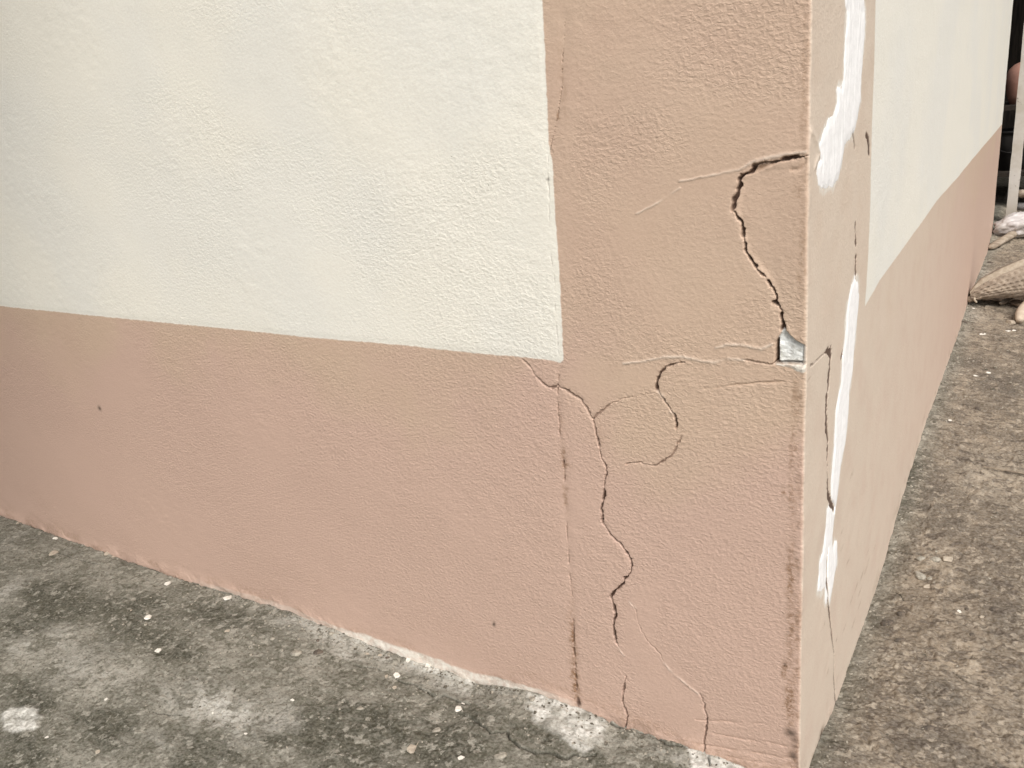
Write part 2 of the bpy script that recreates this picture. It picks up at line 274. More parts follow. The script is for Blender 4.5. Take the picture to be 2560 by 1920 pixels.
def left_fields(X, Z):
    """displacement and masks of the face y=0 (X = x)"""
    wob = .0011*fbm(X*170, Z*170, 3)
    jx = .0011*fbm(X*310, Z*310, 2)+.0008*fbm(X*110+3, Z*110, 2); jz = .0011*fbm(X*310+50, Z*310, 2); jw = fbm(X*150+8, Z*150, 2)
    h = .0011*fbm(X*7, Z*7, 3)+.00022*fbm(X*70, Z*100, 3)*(.4+.9*ss(-.3,.3,fbm(X*6,Z*6,2))); raw_shade = np.zeros(X.shape); dirt = blobs(X+wob*4, Z+wob*6, dirtL, on_left)*1.7
    cs = poly_sd(X+wob*.9, Z+wob*.9, [on_left(p) for p in creamL]+[(.2*0-.44, 4.), (-9., 4.), (-9., .62)], 9.)
    cream = ss(-.0008, .0008, cs)
    h += .0004*cream*ss(0, .01, cs)
    fade = 1-ss(0, .002, -cs)*0
    fin = ss(.2, .6, fbm(X*300+5, Z*300, 2)*.5+.5)
    for c, dep in LEFT_CRK:
        D, V = pl_dist(X+wob*.6+jx, Z+wob*.6+jz, L(c)); hw = V*MM*(.55+.9*ss(-.35, .35, jw))
        hw = hw*1.12+.00018; k = 1-ss(.5, 1.2, D/np.maximum(hw, 1e-5)); k[D > .03] = 0
        hh = ss(0, 1.6, V/1.6); amt = k*np.clip(V/1.6, .3, 1)
        h -= dep*amt; raw_shade = np.maximum(raw_shade, amt*np.clip((V-.2)/2.4, .20, 1)*np.where(dep < .0025, .62, 1.))
        h -= .0004*np.exp(-(D/.004)**2)*(D < .02)*(V > 1.5)
    D, V = pl_dist(X+wob, Z+wob, L(seam)); hw = V*MM*1.3; kk = (1-ss(.4, 1.5, D/np.maximum(hw, 1e-5)))*(D < .03)
    brk = ss(-.25, .35, fbm(X*10, Z*95, 3)); kk = kk*brk
    raw_shade = np.maximum(raw_shade, kk*np.clip(V/3.2, 0, 1)*(1-cream*.35)); h -= .0022*kk*(1-.7*cream); dirt = np.maximum(dirt, kk*.45*(1-cream))
    h -= .0005*np.exp(-(D/.006)**2)*(D < .04)*(1-.7*cream)
    S = poly_sd(X+wob*.5, Z+wob*.5, L(hole)); inside = ss(-.0005, .0009, S)
    # gap on the left of the exposed core and below the broken lip, core plate further right
    xg = on_left((1946, 880))[0]; zt = on_left((1980, 905))[1]
    dcore = .0045+.014*ss(.0002, -.0022, X-xg)+.007*fbm(X*120, Z*120, 3)*.25
    h = h*(1-inside)-inside*dcore
    core = inside*ss(-.0008, .0004, X-xg); raw_shade = np.maximum(raw_shade*(1-inside), inside*(1-core))
    zs = on_left((1970, 908))[1]; D, V = pl_dist(X, Z, L([(1936,908,2),(1977,907.5,2.4),(2000,909,3),(2018,909.5,3)])); k = 1-ss(.5, 1.2, D/(MM*2.6)); h -= .006*k; raw_shade = np.maximum(raw_shade, k*(D<.03)*.95)  # shadow line along the hole floor, painted dark as well as cut
    S = poly_sd(X+wob, Z+wob, L(rim)); pale = ss(-.0006, .0008, S)*(1-raw_shade); h += .0012*ss(-.001, .003, S)
    S = poly_sd(X+wob, Z+wob, L(lip)); lipm = ss(-.001, .003, S); h -= .004*lipm; dirt = np.maximum(dirt, lipm*.55)
    D, V = pl_dist(X, Z, L([(1980,425,4),(2000,422,4),(2010,412,4),(2013,400,3)])); k = np.exp(-(D/.0022)**2)*(D<.03); h -= .0012*k; dirt = np.maximum(dirt, .4*k)
    # the loose slab right of crack A sits slightly back
    slab = poly_sd(X, Z, L([(1885,416),(1950,404),(2060,392),(2060,860),(1957,822),(1925,710),(1865,640),(1835,524),(1850,445)]))
    h -= .0016*ss(0, .008, slab)*ss(.004, .045, -X)
    for r in ridges:
        D, V = pl_dist(X+wob, Z+wob, L(r)); k = np.exp(-(D/(V*MM*.9+1e-5))**2)*(D<.03)*(V>0)*ss(-.9,.0,fbm(X*45,Z*45,3)); h += .0008*k; pale = np.maximum(pale, .32*k)
    for r in brush:
        D, V = pl_dist(X, Z+.0015*fbm(X*40, Z*200, 2), L(r)); k = np.exp(-(D/(V*MM*1.1+1e-5))**2)*(D<.03)*(V>0)*ss(-.6,.3,fbm(X*60+9,Z*60,3)); h -= .0012*k; dirt = np.maximum(dirt, .25*k)
    for r, kd in ((faint, .16), (faint2, .12)):
        D, V = pl_dist(X+wob, Z+wob, L(r)); k = np.exp(-(D/(V*MM+1e-5))**2)*(D<.03)*(V>0)*ss(-.4,.3,jw); h -= .0003*k; dirt = np.maximum(dirt, kd*k)
    hb = Z-zl(X)                       # height above the ground line
    hbn = hb+.004*fbm(X*45, X*0+3, 3)
    band = ss(-1.22, -1.1, X)*(.35+.65*ss(-.86,-.75,X)*ss(-.34, -.42, X))*ss(-.29, -.33, X)
    pale = np.maximum(pale, (1-ss(.007, .0115, hbn-.009*ss(-.8,-.68,X)*ss(-.40,-.5,X)))*band)
    dirt = np.maximum(dirt, .10*(1-ss(.0, .16, hb+.05*fbm(X*9, Z*16, 4)))*ss(-.25, .35, fbm(X*10+3, Z*26, 5)))
    dirt = np.maximum(dirt, .34*(1-ss(.003, .05, hb+.02*fbm(X*14, Z*40, 3)))*ss(-.1, .5, fbm(X*22+3, Z*60, 3)+.2))
    h += .0025*(1-ss(.0, .03, hb))*ss(-.3,.3,fbm(X*30,Z*30,3))
    st = 1.35-.70*cream
    for p, k in ([(1440,870),(1560,905),(1660,900),(1640,975),(1530,1005),(1485,1045),(1440,985),(1405,960)], .8), ([(1500,640),(1560,520),(1720,430),(1850,400),(1845,470),(1700,520),(1580,640)], .45), ([(1560,1480),(1660,1430),(1650,1600),(1760,1720),(1780,1900),(1640,1800),(1545,1620)], .7), ([(1660,905),(1925,912),(1940,960),(1700,960)], .6), ([(1365,-100),(1440,-100),(1450,900),(1465,1700),(1410,1700),(1380,800)], .5), ([(1740,860),(1930,870),(1930,905),(1740,900)], .7):
        st = st*(1-k*ss(-.006, .012, poly_sd(X, Z, L(p), .06)))
    st *= .35+.95*ss(-.35, .4, fbm(X*5+3, Z*7, 4))
    st *= .45+.55*ss(-1.5, -.55, X)                # trowelled flatter towards the far left
    grime = blobs(X+wob, Z+wob, grimeL, on_left)
    return h, dict(cream=cream, pale=pale*(1-raw_shade), dirt=dirt, grime=grime, raw_shade=raw_shade, core=core, stucco=st, faded_sheen=np.zeros(X.shape))
CR = np.array(creamR)
def right_fields(Y, Z):
    wob = .001*fbm(Y*150, Z*150, 3)
    h = .0010*fbm(Y*7+40, Z*9, 3)+.00025*fbm(Y*50, Z*70, 3); raw_shade = np.zeros(Y.shape)
    cs = poly_sd(Y+wob, Z+wob*.7, [tuple(p) for p in CR]+[(9., CR[-1,1]+.02), (9., 4.), (CR[0,0], 4.)], 9.)
    cream = ss(-.0012, .0012, cs)
    for c, dep in rcr:
        P = Rr(c); D, V = pl_dist(Y+wob*.5, Z+wob*.5, [(p[0], p[1], p[2]) for p in P]); hw = V*MM*4.2*np.clip(.6+Y*2, .7, 1.6)
        hw = hw*(.7+.6*ss(-.3,.3,fbm(Y*90, Z*260, 2))); k = (1-ss(.7, 1.1, D/np.maximum(hw, 1e-5)))*(D < .03); h -= min(dep, .0012)*k; raw_shade = np.maximum(raw_shade, k*np.clip(V/1.8, .35, .95))  # shallow groove; its shade is carried by the dark colour
    dirt = blobs(Y+wob, Z+wob, dirtR, on_right)
    hb = Z-zr(Y)
    dirt = np.maximum(dirt, .35*(1-ss(.0, .06, hb+.02*fbm(Y*14, Z*30, 3)))*ss(.0, .5, fbm(Y*30+3, Z*60, 3)))
    h += .0012*(1-ss(.0, .025, hb))*ss(-.3,.3,fbm(Y*30,Z*30,3))
    yb = on_right((2150, 500))[0]
    D, V = pl_dist(Y+wob, Z+wob, Rr([(2028,330,2),(2040,350,4),(2048,385,4),(2038,415,3)])); k = np.exp(-(D/.004)**2)*(D<.03); h += .0012*k
    st = .30+.15*ss(-.2, .5, fbm(Y*5, Z*5, 2))
    sm = np.zeros(Y.shape)
    for p in (fillU, fillD):
        S = poly_sd(Y, Z+.3*wob, Rr(p), .06); sm = np.maximum(sm, ss(-.008, .001, S+.011*fbm(Y*90, Z*45+4, 5, .65))*(S < 9)*(S > -.03))
    grime = blobs(Y, Z, [(2052,1836,3,8,.8),(2051,371,2.5,2.5,.5)], on_right)
    return h, dict(cream=cream, pale=np.clip(sm, 0, .9)*(1-raw_shade), dirt=dirt, grime=grime, raw_shade=raw_shade, core=0*raw_shade, stucco=st, faded_sheen=1-.8*ss(.1, 2.4, Y))
def sstrip(s, Z):
    """pillar: arc parameter s<0 left face, s>0 right face, rounded corner"""
    r = .0035; q = r*math.pi/4
    X = np.where(s < -q, s+q-r, 0.); Y = np.where(s > q, s-q+r, 0.)
    mid = np.abs(s) <= q; th = (s+q)/(2*q)*math.pi/2
    px = np.where(mid, -r+r*np.sin(th), np.where(s < -q, X, 0)); py = np.where(mid, r-r*np.cos(th), np.where(s > q, Y, 0))
    nx = np.where(mid, np.sin(th), np.where(s > q, 1., 0.)); ny = np.where(mid, -np.cos(th), np.where(s > q, 0., -1.))
    return px, py, nx, ny
sx = np.array(sorted([(z, x) for x, z in [on_left(p[:2]) for p in seam]])); sx = np.vstack([[-.1, sx[0,1]], sx, [3., sx[-1,1]-.01]])
XS = float(on_left((1372, 420))[0])-.002    # straight joint between wall and pillar mesh, hidden in the plaster seam
YS = float(on_right((2166, 520))[0])+.0
house = empty('house', (0, 0, 0)); props(house, 'cream and brown painted house corner with cracked plaster and white filler', 'house')
ZV = spacing([(-.06, -.02, .02, .004), (-.02, 1.12, .00085, .00085), (1.12, 1.25, .001, .03), (1.25, ZT, .1, .3)])
# pillar
s = spacing([(XS, -.02, .0008, .0008), (-.02, .02, .0006, .0006), (.02, YS, .0011, .0016)])
S2, Z2 = np.meshgrid(s, ZV, indexing='ij'); px_, py_, nx_, ny_ = sstrip(S2, Z2)
hl, al = left_fields(np.minimum(px_, 0), Z2); hr, ar = right_fields(np.maximum(py_, 0), Z2)
wr = ss(-.002, .002, S2); hh = hl*(1-wr)+hr*wr+.0010*fbm(S2*50, Z2*60, 4)*np.exp(-(S2/.008)**2)
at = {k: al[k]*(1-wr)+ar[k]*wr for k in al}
at['dirt'] = np.maximum(at['dirt'], .6*np.exp(-((S2+.004)/.0055)**2)*ss(-.35, .35, fbm(S2*40+3, Z2*55, 4))*(.35+.65*ss(.5, .35, Z2)))
P = np.stack([px_+nx_*hh, py_+ny_*hh, Z2], -1)
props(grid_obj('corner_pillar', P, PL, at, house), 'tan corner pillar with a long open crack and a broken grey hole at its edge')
# left wall
xv = spacing([(-6, -2.05, .4, .1), (-2.05, -2.0, .02, .002), (-2.0, -1.2, .0019, .0015), (-1.2, XS, .0014, .0010)])
X2, Z2 = np.meshgrid(xv, ZV[::1], indexing='ij'); h, a_ = left_fields(X2, Z2)
P = np.stack([X2, -h, Z2], -1); props(grid_obj('wall', P, PL, a_, house), 'long front wall, cream above a brown base')
# right wall with its far return
YE = 3.40
yv = spacing([(YS, .9, .0016, .003), (.9, YE-.03, .003, .008), (YE-.03, YE, .004, .002)])
Y2, Z2 = np.meshgrid(yv, ZV[::2], indexing='ij'); h, a_ = right_fields(Y2, Z2)
rnd = .03; q = np.clip((Y2-(YE-rnd))/rnd, 0, 1); P = np.stack([h-rnd*(1-np.sqrt(1-q*q*.999)), Y2, Z2], -1)
tail = np.stack([P[-1]+np.array([-d, .0, 0]) for d in (.05, .3, 1.5, 6)], 0)
P = np.concatenate([P, tail], 0); a_ = {k: np.concatenate([v, np.repeat(v[-1:], 4, 0)], 0) for k, v in a_.items()}
for k in ('raw_shade', 'core', 'grime'): a_[k][:] = a_[k]
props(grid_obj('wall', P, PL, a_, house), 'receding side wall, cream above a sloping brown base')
# roof slab closes the top
def box(bm, x0, x1, y0, y1, z0_, z1):
    v = [bm.verts.new(p) for p in ((x0,y0,z0_),(x1,y0,z0_),(x1,y1,z0_),(x0,y1,z0_),(x0,y0,z1),(x1,y0,z1),(x1,y1,z1),(x0,y1,z1))]
    for f in ((3,2,1,0),(4,5,6,7),(0,1,5,4),(1,2,6,5),(2,3,7,6),(3,0,4,7)): bm.faces.new([v[i] for i in f])
def bm_obj(name, bm, m, parent=None, smooth=False, loc=None, bev=0):
    if bev: bmesh.ops.bevel(bm, geom=bm.edges[:], offset=bev, segments=2, affect='EDGES')
    bmesh.ops.recalc_face_normals(bm, faces=bm.faces[:])
    me = bpy.data.meshes.new(name); bm.to_mesh(me); bm.free()
    if smooth: me.polygons.foreach_set('use_smooth', np.ones(len(me.polygons), bool))
    o = link(name, me, m, parent)
    if loc is not None: o.location = loc
    return o
def simple(name, c1, c2, sc=30, rough=.8, bump=.001, spec=.25, bsc=80, map=(1,1,1)):
    n = N(name); f = n.noise(sc, 5, .6, map=map); n.set('Base Color', n.mix(n.ramp(f, .35, .65), c1, c2)); n.set('Roughness', rough); n.b.inputs['Specular IOR Level'].default_value = spec
    if bump: n.set('Normal', n.bump(n.noise(bsc, 4, .6, map=map), bump))
    return n.m
MCON = simple('roof_concrete', (.3,.29,.27), (.38,.37,.35))
bm = bmesh.new(); box(bm, -6, .12, -.12, YE+.1, ZT, ZT+.12); bm_obj('roof', bm, MCON, house)
# sheet canopy added out of view to shade the left stretch of the front wall
bm = bmesh.new()
nx_c = 260
for i in range(nx_c):
    xa, xb_ = -5.6+i*5.0/nx_c, -5.6+(i+1)*5.0/nx_c; za, zb_ = 2.62+.012*math.sin(i*.9), 2.62+.012*math.sin((i+1)*.9)
    v = [bm.verts.new(p) for p in ((xa,-2.6,za-.22),(xb_,-2.6,zb_-.22),(xb_,-.01,zb_),(xa,-.01,za))]; bm.faces.new(v)
cn = bm_obj('top_blocker', bm, simple('blocker_sheet', (.10,.10,.10), (.16,.155,.15), 6, .5), house); so_ = cn.modifiers.new('thick', 'SOLIDIFY'); so_.thickness = .003
# white filler, real putty lying on the pillar side
def filler_mat():
    n = N('white_filler'); f = n.noise(120, 4, .6, map=(1,.4,1)); n.set('Base Color', n.mix(n.ramp(f, .35, .7), (.93,.925,.92), (.87,.865,.86))); n.set('Roughness', .7)
    n.set('Normal', n.bump(n.noise(90, 4, .6, map=(1,1,.35)), .0007)); return n.m
FM = filler_mat()
def filler(poly, label, zlo, zhi):
    pts = np.array(Rr(poly)); y0, y1 = pts[:,0].min()-.006, pts[:,0].max()+.006
    yv = np.arange(y0, y1, .0011); zv = np.arange(zlo, zhi, .0011)
    Y, Z = np.meshgrid(yv, zv, indexing='ij'); wob = .0045*fbm(Y*70, Z*80, 4)
    S = poly_sd(Y+wob, Z+wob*1.4, pts); base, _ = right_fields(Y, Z)
    base2 = base
    for c, dep in rcr[7:8]+rcr[6:7]:
        D, V = pl_dist(Y, Z, Rr(c)); k = (1-ss(.5, 1.3, D/(V*MM*4.2+1e-5)))*(D<.03); base2 = base2-.004*k*(.5+.5*ss(-.3, .1, fbm(Y*20, Z*60, 2)))
    t = .0011*ss(-.0004, .010, S)+.0006*fbm(Y*170, Z*28, 4)*ss(0, .004, S)-.0012*(S < -.0004)
    P = np.stack([np.minimum(base, base2)+t, Y, Z], -1)
    o = grid_obj('filler', P, FM, {}, house, keep=S > -.0008); props(o, label)
zz = [on_right(p)[1] for p in ((2076,480),(2140,0),(2070,1515),(2140,680))]
filler(fillU, 'wide white filler smear running down the upper pillar side', zz[0]-.01, zz[1]+.42)
filler(fillD, 'narrow white filler streak on the lower pillar side', zz[2]-.01, zz[3]+.01)
# ------------------------------------------------------------------ ground
def G(pts): return [tuple(on_ground(p)[:2])+tuple(p[2:]) for p in pts]
def gconv(p): return on_ground(p)[:2]
glight = [(230,1680,150,34,.35),(560,1770,150,34,.75),(440,1740,80,22,.5),(700,1800,90,30,.6),(110,1600,110,28,.42),(20,1480,50,30,.4),(520,1895,60,18,.35),(690,1560,70,12,.4),(870,1640,60,14,.45),(1100,1640,60,12,.2),(1680,1890,60,20,.35),(400,1860,60,14,.35),
          (2480,1180,80,40,.5),(2390,1190,60,30,.2),(2520,690,60,20,.45),(2450,790,30,14,.55),(2480,1230,70,30,.35),(2250,1640,50,30,.3),(2380,1690,70,30,.2),(2540,1740,30,30,.45),(2180,1890,40,25,.45),(2520,620,40,12,.3),(2180,1660,30,25,.3)]
gmoss = [(150,1500,130,26,.85),(330,1520,100,28,.7),(330,1580,90,20,.6),(60,1560,80,18,.6),(420,1610,110,22,.7),(560,1540,110,24,.5),(80,1740,90,20,.6),(260,1820,110,28,.8),(60,1880,80,28,.7),(520,1870,130,24,.6),(900,1830,150,40,.85),(1080,1850,150,40,.9),(1150,1790,70,24,.6),(860,1880,160,36,.8),(1330,1850,70,22,.75),(1480,1890,90,18,.4),(470,1900,60,20,.6),(1680,1850,30,8,.5),(700,1850,80,20,.4),
         (2280,1230,110,50,.7),(2300,1180,60,30,.5),(2500,960,60,30,.6),(2380,1300,110,40,.35),(2520,1560,60,60,.5),(2320,1740,70,40,.6),(2220,1560,40,30,.5),(2450,1440,90,40,.3),(2330,1850,90,40,.4),(2100,1870,60,30,.35),(2430,1900,90,40,.4),(2560,1400,60,60,.4),(2440,905,50,20,.4)]
gwhite = [[(1317,1728),(1364,1744),(1443,1765),(1516,1800),(1505,1858),(1461,1883),(1407,1851),(1353,1822),(1317,1770)], [(1720,1868),(1790,1885),(1860,1918),(1850,1960),(1730,1940)], [(1027,1650),(1090,1668),(1190,1700),(1186,1712),(1120,1696),(1030,1662)], [(4,1800),(8,1782),(20,1774),(34,1768),(52,1769),(66,1766),(84,1770),(97,1779),(104,1796),(98,1816),(86,1826),(66,1824),(50,1829),(30,1832),(12,1822)]]
gjoint_shade = [(-40,1268,2.5),(0,1286,3),(155,1342,3.2),(240,1372,1.6),(330,1404,2.6),(434,1441,1.8),(520,1470,1.2),(700,1521,.8)]  # joint at the left wall foot, its contact shadow painted dark
gcr = [(gjoint_shade,.006),([(883,1661,1.4),(905,1668,2),(937,1668,2.5),(950,1676,1.5),(968,1676,2)],.004),([(986,1697,2),(1008,1706,2.4),(1035,1712,2.8),(1058,1726,3),(1074,1731,3.6),(1086,1740,2)],.006),([(1055,1762,1),(1085,1756,1.6),(1107,1737,3),(1125,1742,2),(1143,1752,2.6),(1176,1762,2)],.006),
 ([(1150,1782,1.5),(1183,1796,2),(1195,1806,2.6),(1208,1814,2.8),(1226,1834,2.8),(1241,1829,2.8),(1254,1830,3),(1266,1826,2.6),(1272,1838,2.6),(1277,1847,3),(1293,1860,3.4),(1306,1869,3.4),(1325,1876,3.4),(1338,1884,4),(1362,1880,3),(1386,1883,3.5),(1405,1894,3.5),(1418,1896,3.5),(1430,1886,3),(1461,1890,2),(1490,1886,1)],.008),
 ([(1500,1785,1.5),(1530,1808,3),(1560,1820,3),(1600,1831,2),(1630,1832,1.5)],.006),([(1640,1840,2),(1665,1860,3),(1700,1866,2.5),(1730,1872,1)],.004),([(1769,1893,2),(1775,1915,2)],.004),([(140,1380,1.2),(190,1398,1.5),(250,1412,1.5)],.003),
 ([(2085,1758,1.5),(2100,1768,2),(2125,1772,2)],.004),([(2225,1372,1.5),(2270,1386,2),(2320,1384,2),(2360,1398,1.5)],.004),([(2380,1680,1.5),(2410,1700,2),(2445,1712,2),(2460,1718,1)],.004),([(2240,1480,1.5),(2260,1500,2.5),(2282,1498,1.5)],.003),([(380,1780,1),(420,1786,1.5),(460,1788,1)],.002)]
gx = spacing([(-60, -4, 8, .5), (-4, -2.1, .2, .01), (-2.1, -1.2, .0025, .0017), (-1.2, .45, .0015, .0015), (.45, 1.5, .0016, .006), (1.5, 5, .01, .4), (5, 60, .5, 8)])
gy = spacing([(-60, -3, 8, .4), (-3, -.62, .2, .01), (-.62, -.5, .006, .0016), (-.5, .35, .0015, .0015), (.35, 1.3, .0017, .005), (1.3, 3.9, .005, .010), (3.9, 8, .02, .3), (8, 60, .4, 8)])
X2, Y2 = np.meshgrid(gx, gy, indexing='ij')
near = np.exp(-np.maximum(0, np.maximum(np.abs(X2)-1.8, np.abs(Y2-1.5)-2.8))*3)
hz = gz(X2, Y2)
rough_l = .0022*fbm(X2*38, Y2*38, 5, .6)+.0012*fbm(X2*150, Y2*190, 3)
pits = ss(.30, .62, fbm(X2*75+7, Y2*75, 4, .6))
side = ss(-.02, .06, X2)*ss(-.35, -.1, Y2+X2*.2)         # the rougher, dusty yard right of the corner
lump = ss(.22, .6, fbm(X2*48+2, Y2*48+4, 3))
hz = hz+near*(rough_l*(1+.7*side)-.0030*pits*(.25+.75*side)+.0036*lump*side)
dwall = np.where(X2 < 0, np.abs(Y2), np.where(Y2 > 0, X2, np.hypot(X2, Y2)))
hz = hz+near*.0030*np.exp(-(dwall/.012)**2)*fbm(X2*55, Y2*55, 3)*np.where(Y2 > 0, .35, 1.)
wob = .003*fbm(X2*90, Y2*90, 4)
crack = np.zeros(X2.shape); white = np.zeros(X2.shape)
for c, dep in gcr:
    D, V = pl_dist(X2+wob*.5, Y2+wob*.5, G(c)); k = (1-ss(.35, 1.2, D/np.maximum(V*MM*1.15, 1e-5)))*(D < .03); hz -= dep*k; crack = np.maximum(crack, k)  # ground cracks, plus the wall-foot contact shadow painted with them
for p in gwhite:
    S = poly_sd(X2+wob*1.6, Y2+wob*1.6, G(p), .05); k = ss(-.004, .006, S); white = np.maximum(white, k*np.clip(.75+1.1*fbm(X2*60, Y2*60, 4), .25, 1)); hz += .0012*ss(-.001, .003, S)
wo2 = .018*fbm(X2*14, Y2*14, 4, .6)
light = blobs(X2+wo2, Y2+wo2[::-1, ::-1]*0+.015*fbm(X2*17+5, Y2*17, 4, .6), glight, gconv)
moss = blobs(X2-wo2*1.4, Y2+.026*fbm(X2*15+9, Y2*15, 4, .6), gmoss, gconv)
moss = np.clip(moss*2.3, 0, 1); light = np.clip(light*1.45, 0, 1)*(1-.6*moss)*np.clip(.72+1.3*fbm(X2*26+4, Y2*34, 5, .62), .15, 1)
strip = ss(-1.02, -.86, X2)*ss(-.36, -.5, X2)*np.exp(-(np.minimum(Y2, 0)+.014+.012*fbm(X2*16, Y2*16, 3))**2/.020**2)*(Y2 < .01); light = np.maximum(light, .65*strip); moss = moss*(1-.85*strip)
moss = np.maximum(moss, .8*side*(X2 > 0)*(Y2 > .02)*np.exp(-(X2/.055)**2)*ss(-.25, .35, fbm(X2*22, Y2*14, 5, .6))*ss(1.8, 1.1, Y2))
moss = np.clip(moss*(1+.9*fbm(X2*30+1, Y2*38, 5, .65)), 0, 1)
def ground_mat():
    n = N('ground'); n.tc = n.t.nodes.new('ShaderNodeNewGeometry').outputs['Position']
    sd = n.attr('side')
    f1 = n.noise(9, 6, .65); f2 = n.noise(70, 4, .62, loc=(2,1,0), map=(.8,1.25,1), rot=(0,0,.5)); f3 = n.noise(210, 3, .55); f4 = n.noise(24, 6, .7, loc=(7,3,0), dist=.6)
    a = n.mix(n.ramp(f1, .36, .64), (.125,.120,.096), (.27,.257,.217))
    b = n.mix(n.ramp(f1, .36, .64), (.155,.122,.090), (.30,.242,.178))
    c = n.mix(sd, a, b)
    c = n.mix(n.ramp(n.noise(5.5, 7, .72, loc=(1.3,4,0), dist=.4), .50, .64, 0, .40), c, n.mix(sd, (.07,.069,.05), (.105,.083,.062)))
    c = n.mix(n.ramp(n.noise(7, 7, .70, loc=(9,2,0), dist=.3), .52, .66, 0, .5), c, n.mix(sd, (.31,.30,.265), (.31,.26,.20)))
    lt = n.math('MULTIPLY', n.attr('light'), n.ramp(f2, .28, .48, .7, 1))
    c = n.mix(lt, c, n.mix(sd, (.49,.48,.44), (.41,.355,.28)))
    mo = n.math('MULTIPLY', n.attr('moss'), n.ramp(f4, .36, .52, .45, 1))
    c = n.mix(n.math('MULTIPLY', mo, 1.0), c, n.mix(sd, (.033,.034,.022), (.095,.077,.060)))
    c = n.mix(n.ramp(f4, .50, .62, 0, .75), c, n.mix(sd, (.085,.082,.06), (.12,.094,.07)))
    c = n.mix(n.ramp(f2, .58, .74, 0, .45), c, n.mix(sd, (.34,.325,.28), (.35,.30,.235)))
    c = n.mix(n.math('MULTIPLY', n.ramp(n.noise(42, 5, .68, loc=(4,4,4)), .53, .61, 0, .75), n.math('SUBTRACT', 1.0, n.math('MULTIPLY', lt, .55))), c, n.mix(sd, (.085,.082,.060), (.095,.073,.055)))
    c = n.mix(n.ramp(n.noise(110, 4, .7, loc=(4,24,4)), .56, .63, 0, .6), c, n.mix(sd, (.07,.066,.05), (.075,.058,.044)))
    c = n.mix(n.ramp(n.noise(58, 4, .66, loc=(14,4,4)), .55, .62, 0, .7), c, n.mix(sd, (.33,.315,.27), (.35,.295,.23)))
    fl = n.math('MULTIPLY', n.ramp(n.noise(62, 2, .5, loc=(3,14,4), map=(.55,1,1)), .60, .66), sd); c = n.mix(n.math('MULTIPLY', fl, .8), c, (.075,.055,.042))
    gr = n.ramp(f3, .32, .68); c = n.mix(n.math('MULTIPLY', gr, .20), c, (.50,.47,.41)); c = n.mix(n.ramp(f3, .46, .34, 0, .35), c, (.09,.08,.06))
    sp = n.math('MULTIPLY', n.ramp(n.voro(130), .10, .20, 1, 0), n.ramp(n.noise(34, 3, loc=(8,0,0)), .56, .64)); c = n.mix(n.math('MULTIPLY', sp, .4), c, (.50,.46,.40))
    wh = n.math('MULTIPLY', n.attr('white'), n.ramp(f2, .26, .50, .40, 1)); c = n.mix(wh, c, n.mix(n.ramp(f3, .4, .6), (.50,.49,.45), (.66,.65,.61)))
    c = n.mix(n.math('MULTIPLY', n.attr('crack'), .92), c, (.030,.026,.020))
    n.set('Base Color', c); n.set('Roughness', .92); n.b.inputs['Specular IOR Level'].default_value = .15
    b1 = n.bump(f3, .0014, .6); n.set('Normal', n.bump(f2, .006, .8, b1)); return n.m
P = np.stack([X2, Y2, hz], -1)
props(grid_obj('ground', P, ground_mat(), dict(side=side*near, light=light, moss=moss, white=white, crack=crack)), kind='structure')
HZ = None
def gh(x, y):      # finished ground height
    i = min(max(np.searchsorted(gx, x)-1, 0), len(gx)-2); j = min(max(np.searchsorted(gy, y)-1, 0), len(gy)-2)
    return float(hz[i:i+2, j:j+2].mean())
# ------------------------------------------------------------------ loose chips and pebbles
def scaled(px, d): p = on_ground(px); return d*np.linalg.norm(p-CP)/FPX
def lumpy(seed, a, b, c, kind):
    """broken, angular chip or rounded pebble with half sizes a,b,c"""
    rd = random.Random(seed); bm = bmesh.new()
    if kind == 'chip':
        nn = rd.choice((5, 6, 7)); tx, ty = rd.uniform(-.5, .5), rd.uniform(-.5, .5); vs = []
        for k in range(nn):
            an = 2*math.pi*(k+rd.uniform(-.32, .32))/nn; rr = rd.uniform(.62, 1.08)
            x, y = math.cos(an)*rr, math.sin(an)*rr
            for q, f in ((-.55, 1), (.55, rd.uniform(.72, .98))): vs.append(bm.verts.new((x*f*a, y*f*b, (q+tx*x+ty*y+rd.uniform(-.12,.12))*c)))
        rr = bmesh.ops.convex_hull(bm, input=vs)
        bmesh.ops.delete(bm, geom=list({g_ for g_ in rr['geom_interior']+rr['geom_unused'] if isinstance(g_, bmesh.types.BMVert)}), context='VERTS')
        bmesh.ops.bevel(bm, geom=bm.edges[:], offset=min(a, b)*.08, segments=1, affect='EDGES')
        return bm
    bmesh.ops.create_icosphere(bm, subdivisions=3, radius=1)
    cuts = [(Vector((rd.uniform(-1,1), rd.uniform(-1,1), rd.uniform(-.25,.25))).normalized(), rd.uniform(.55, .85)) for _ in range(7 if kind == 'chip' else 3)]
    for v in bm.verts:
        p = v.co.copy()
        for nrm, d in cuts:
            e_ = p.dot(nrm)-d
            if e_ > 0: p -= nrm*e_*(.96 if kind == 'chip' else .6)
        q = mnoise.noise(p*1.6+Vector((seed, 0, 0)))*.16+mnoise.noise(p*4.5+Vector((seed, 3, 0)))*.06
        p *= 1+q
        v.co = Vector((p.x*a, p.y*b, p.z*c))
    return bm
MW = simple('white_chip', (.80,.77,.71), (.66,.62,.55), 200, .75, .0006, bsc=400)
MG = simple('grey_pebble', (.23,.21,.175), (.40,.37,.31), 160, .85, .0008, bsc=400)
MT = simple('tan_chip', (.47,.41,.33), (.36,.31,.25), 160, .85, .0006, bsc=400)
MD = simple('dark_clod', (.07,.06,.05), (.15,.12,.095), 160, .95, .001, bsc=300)
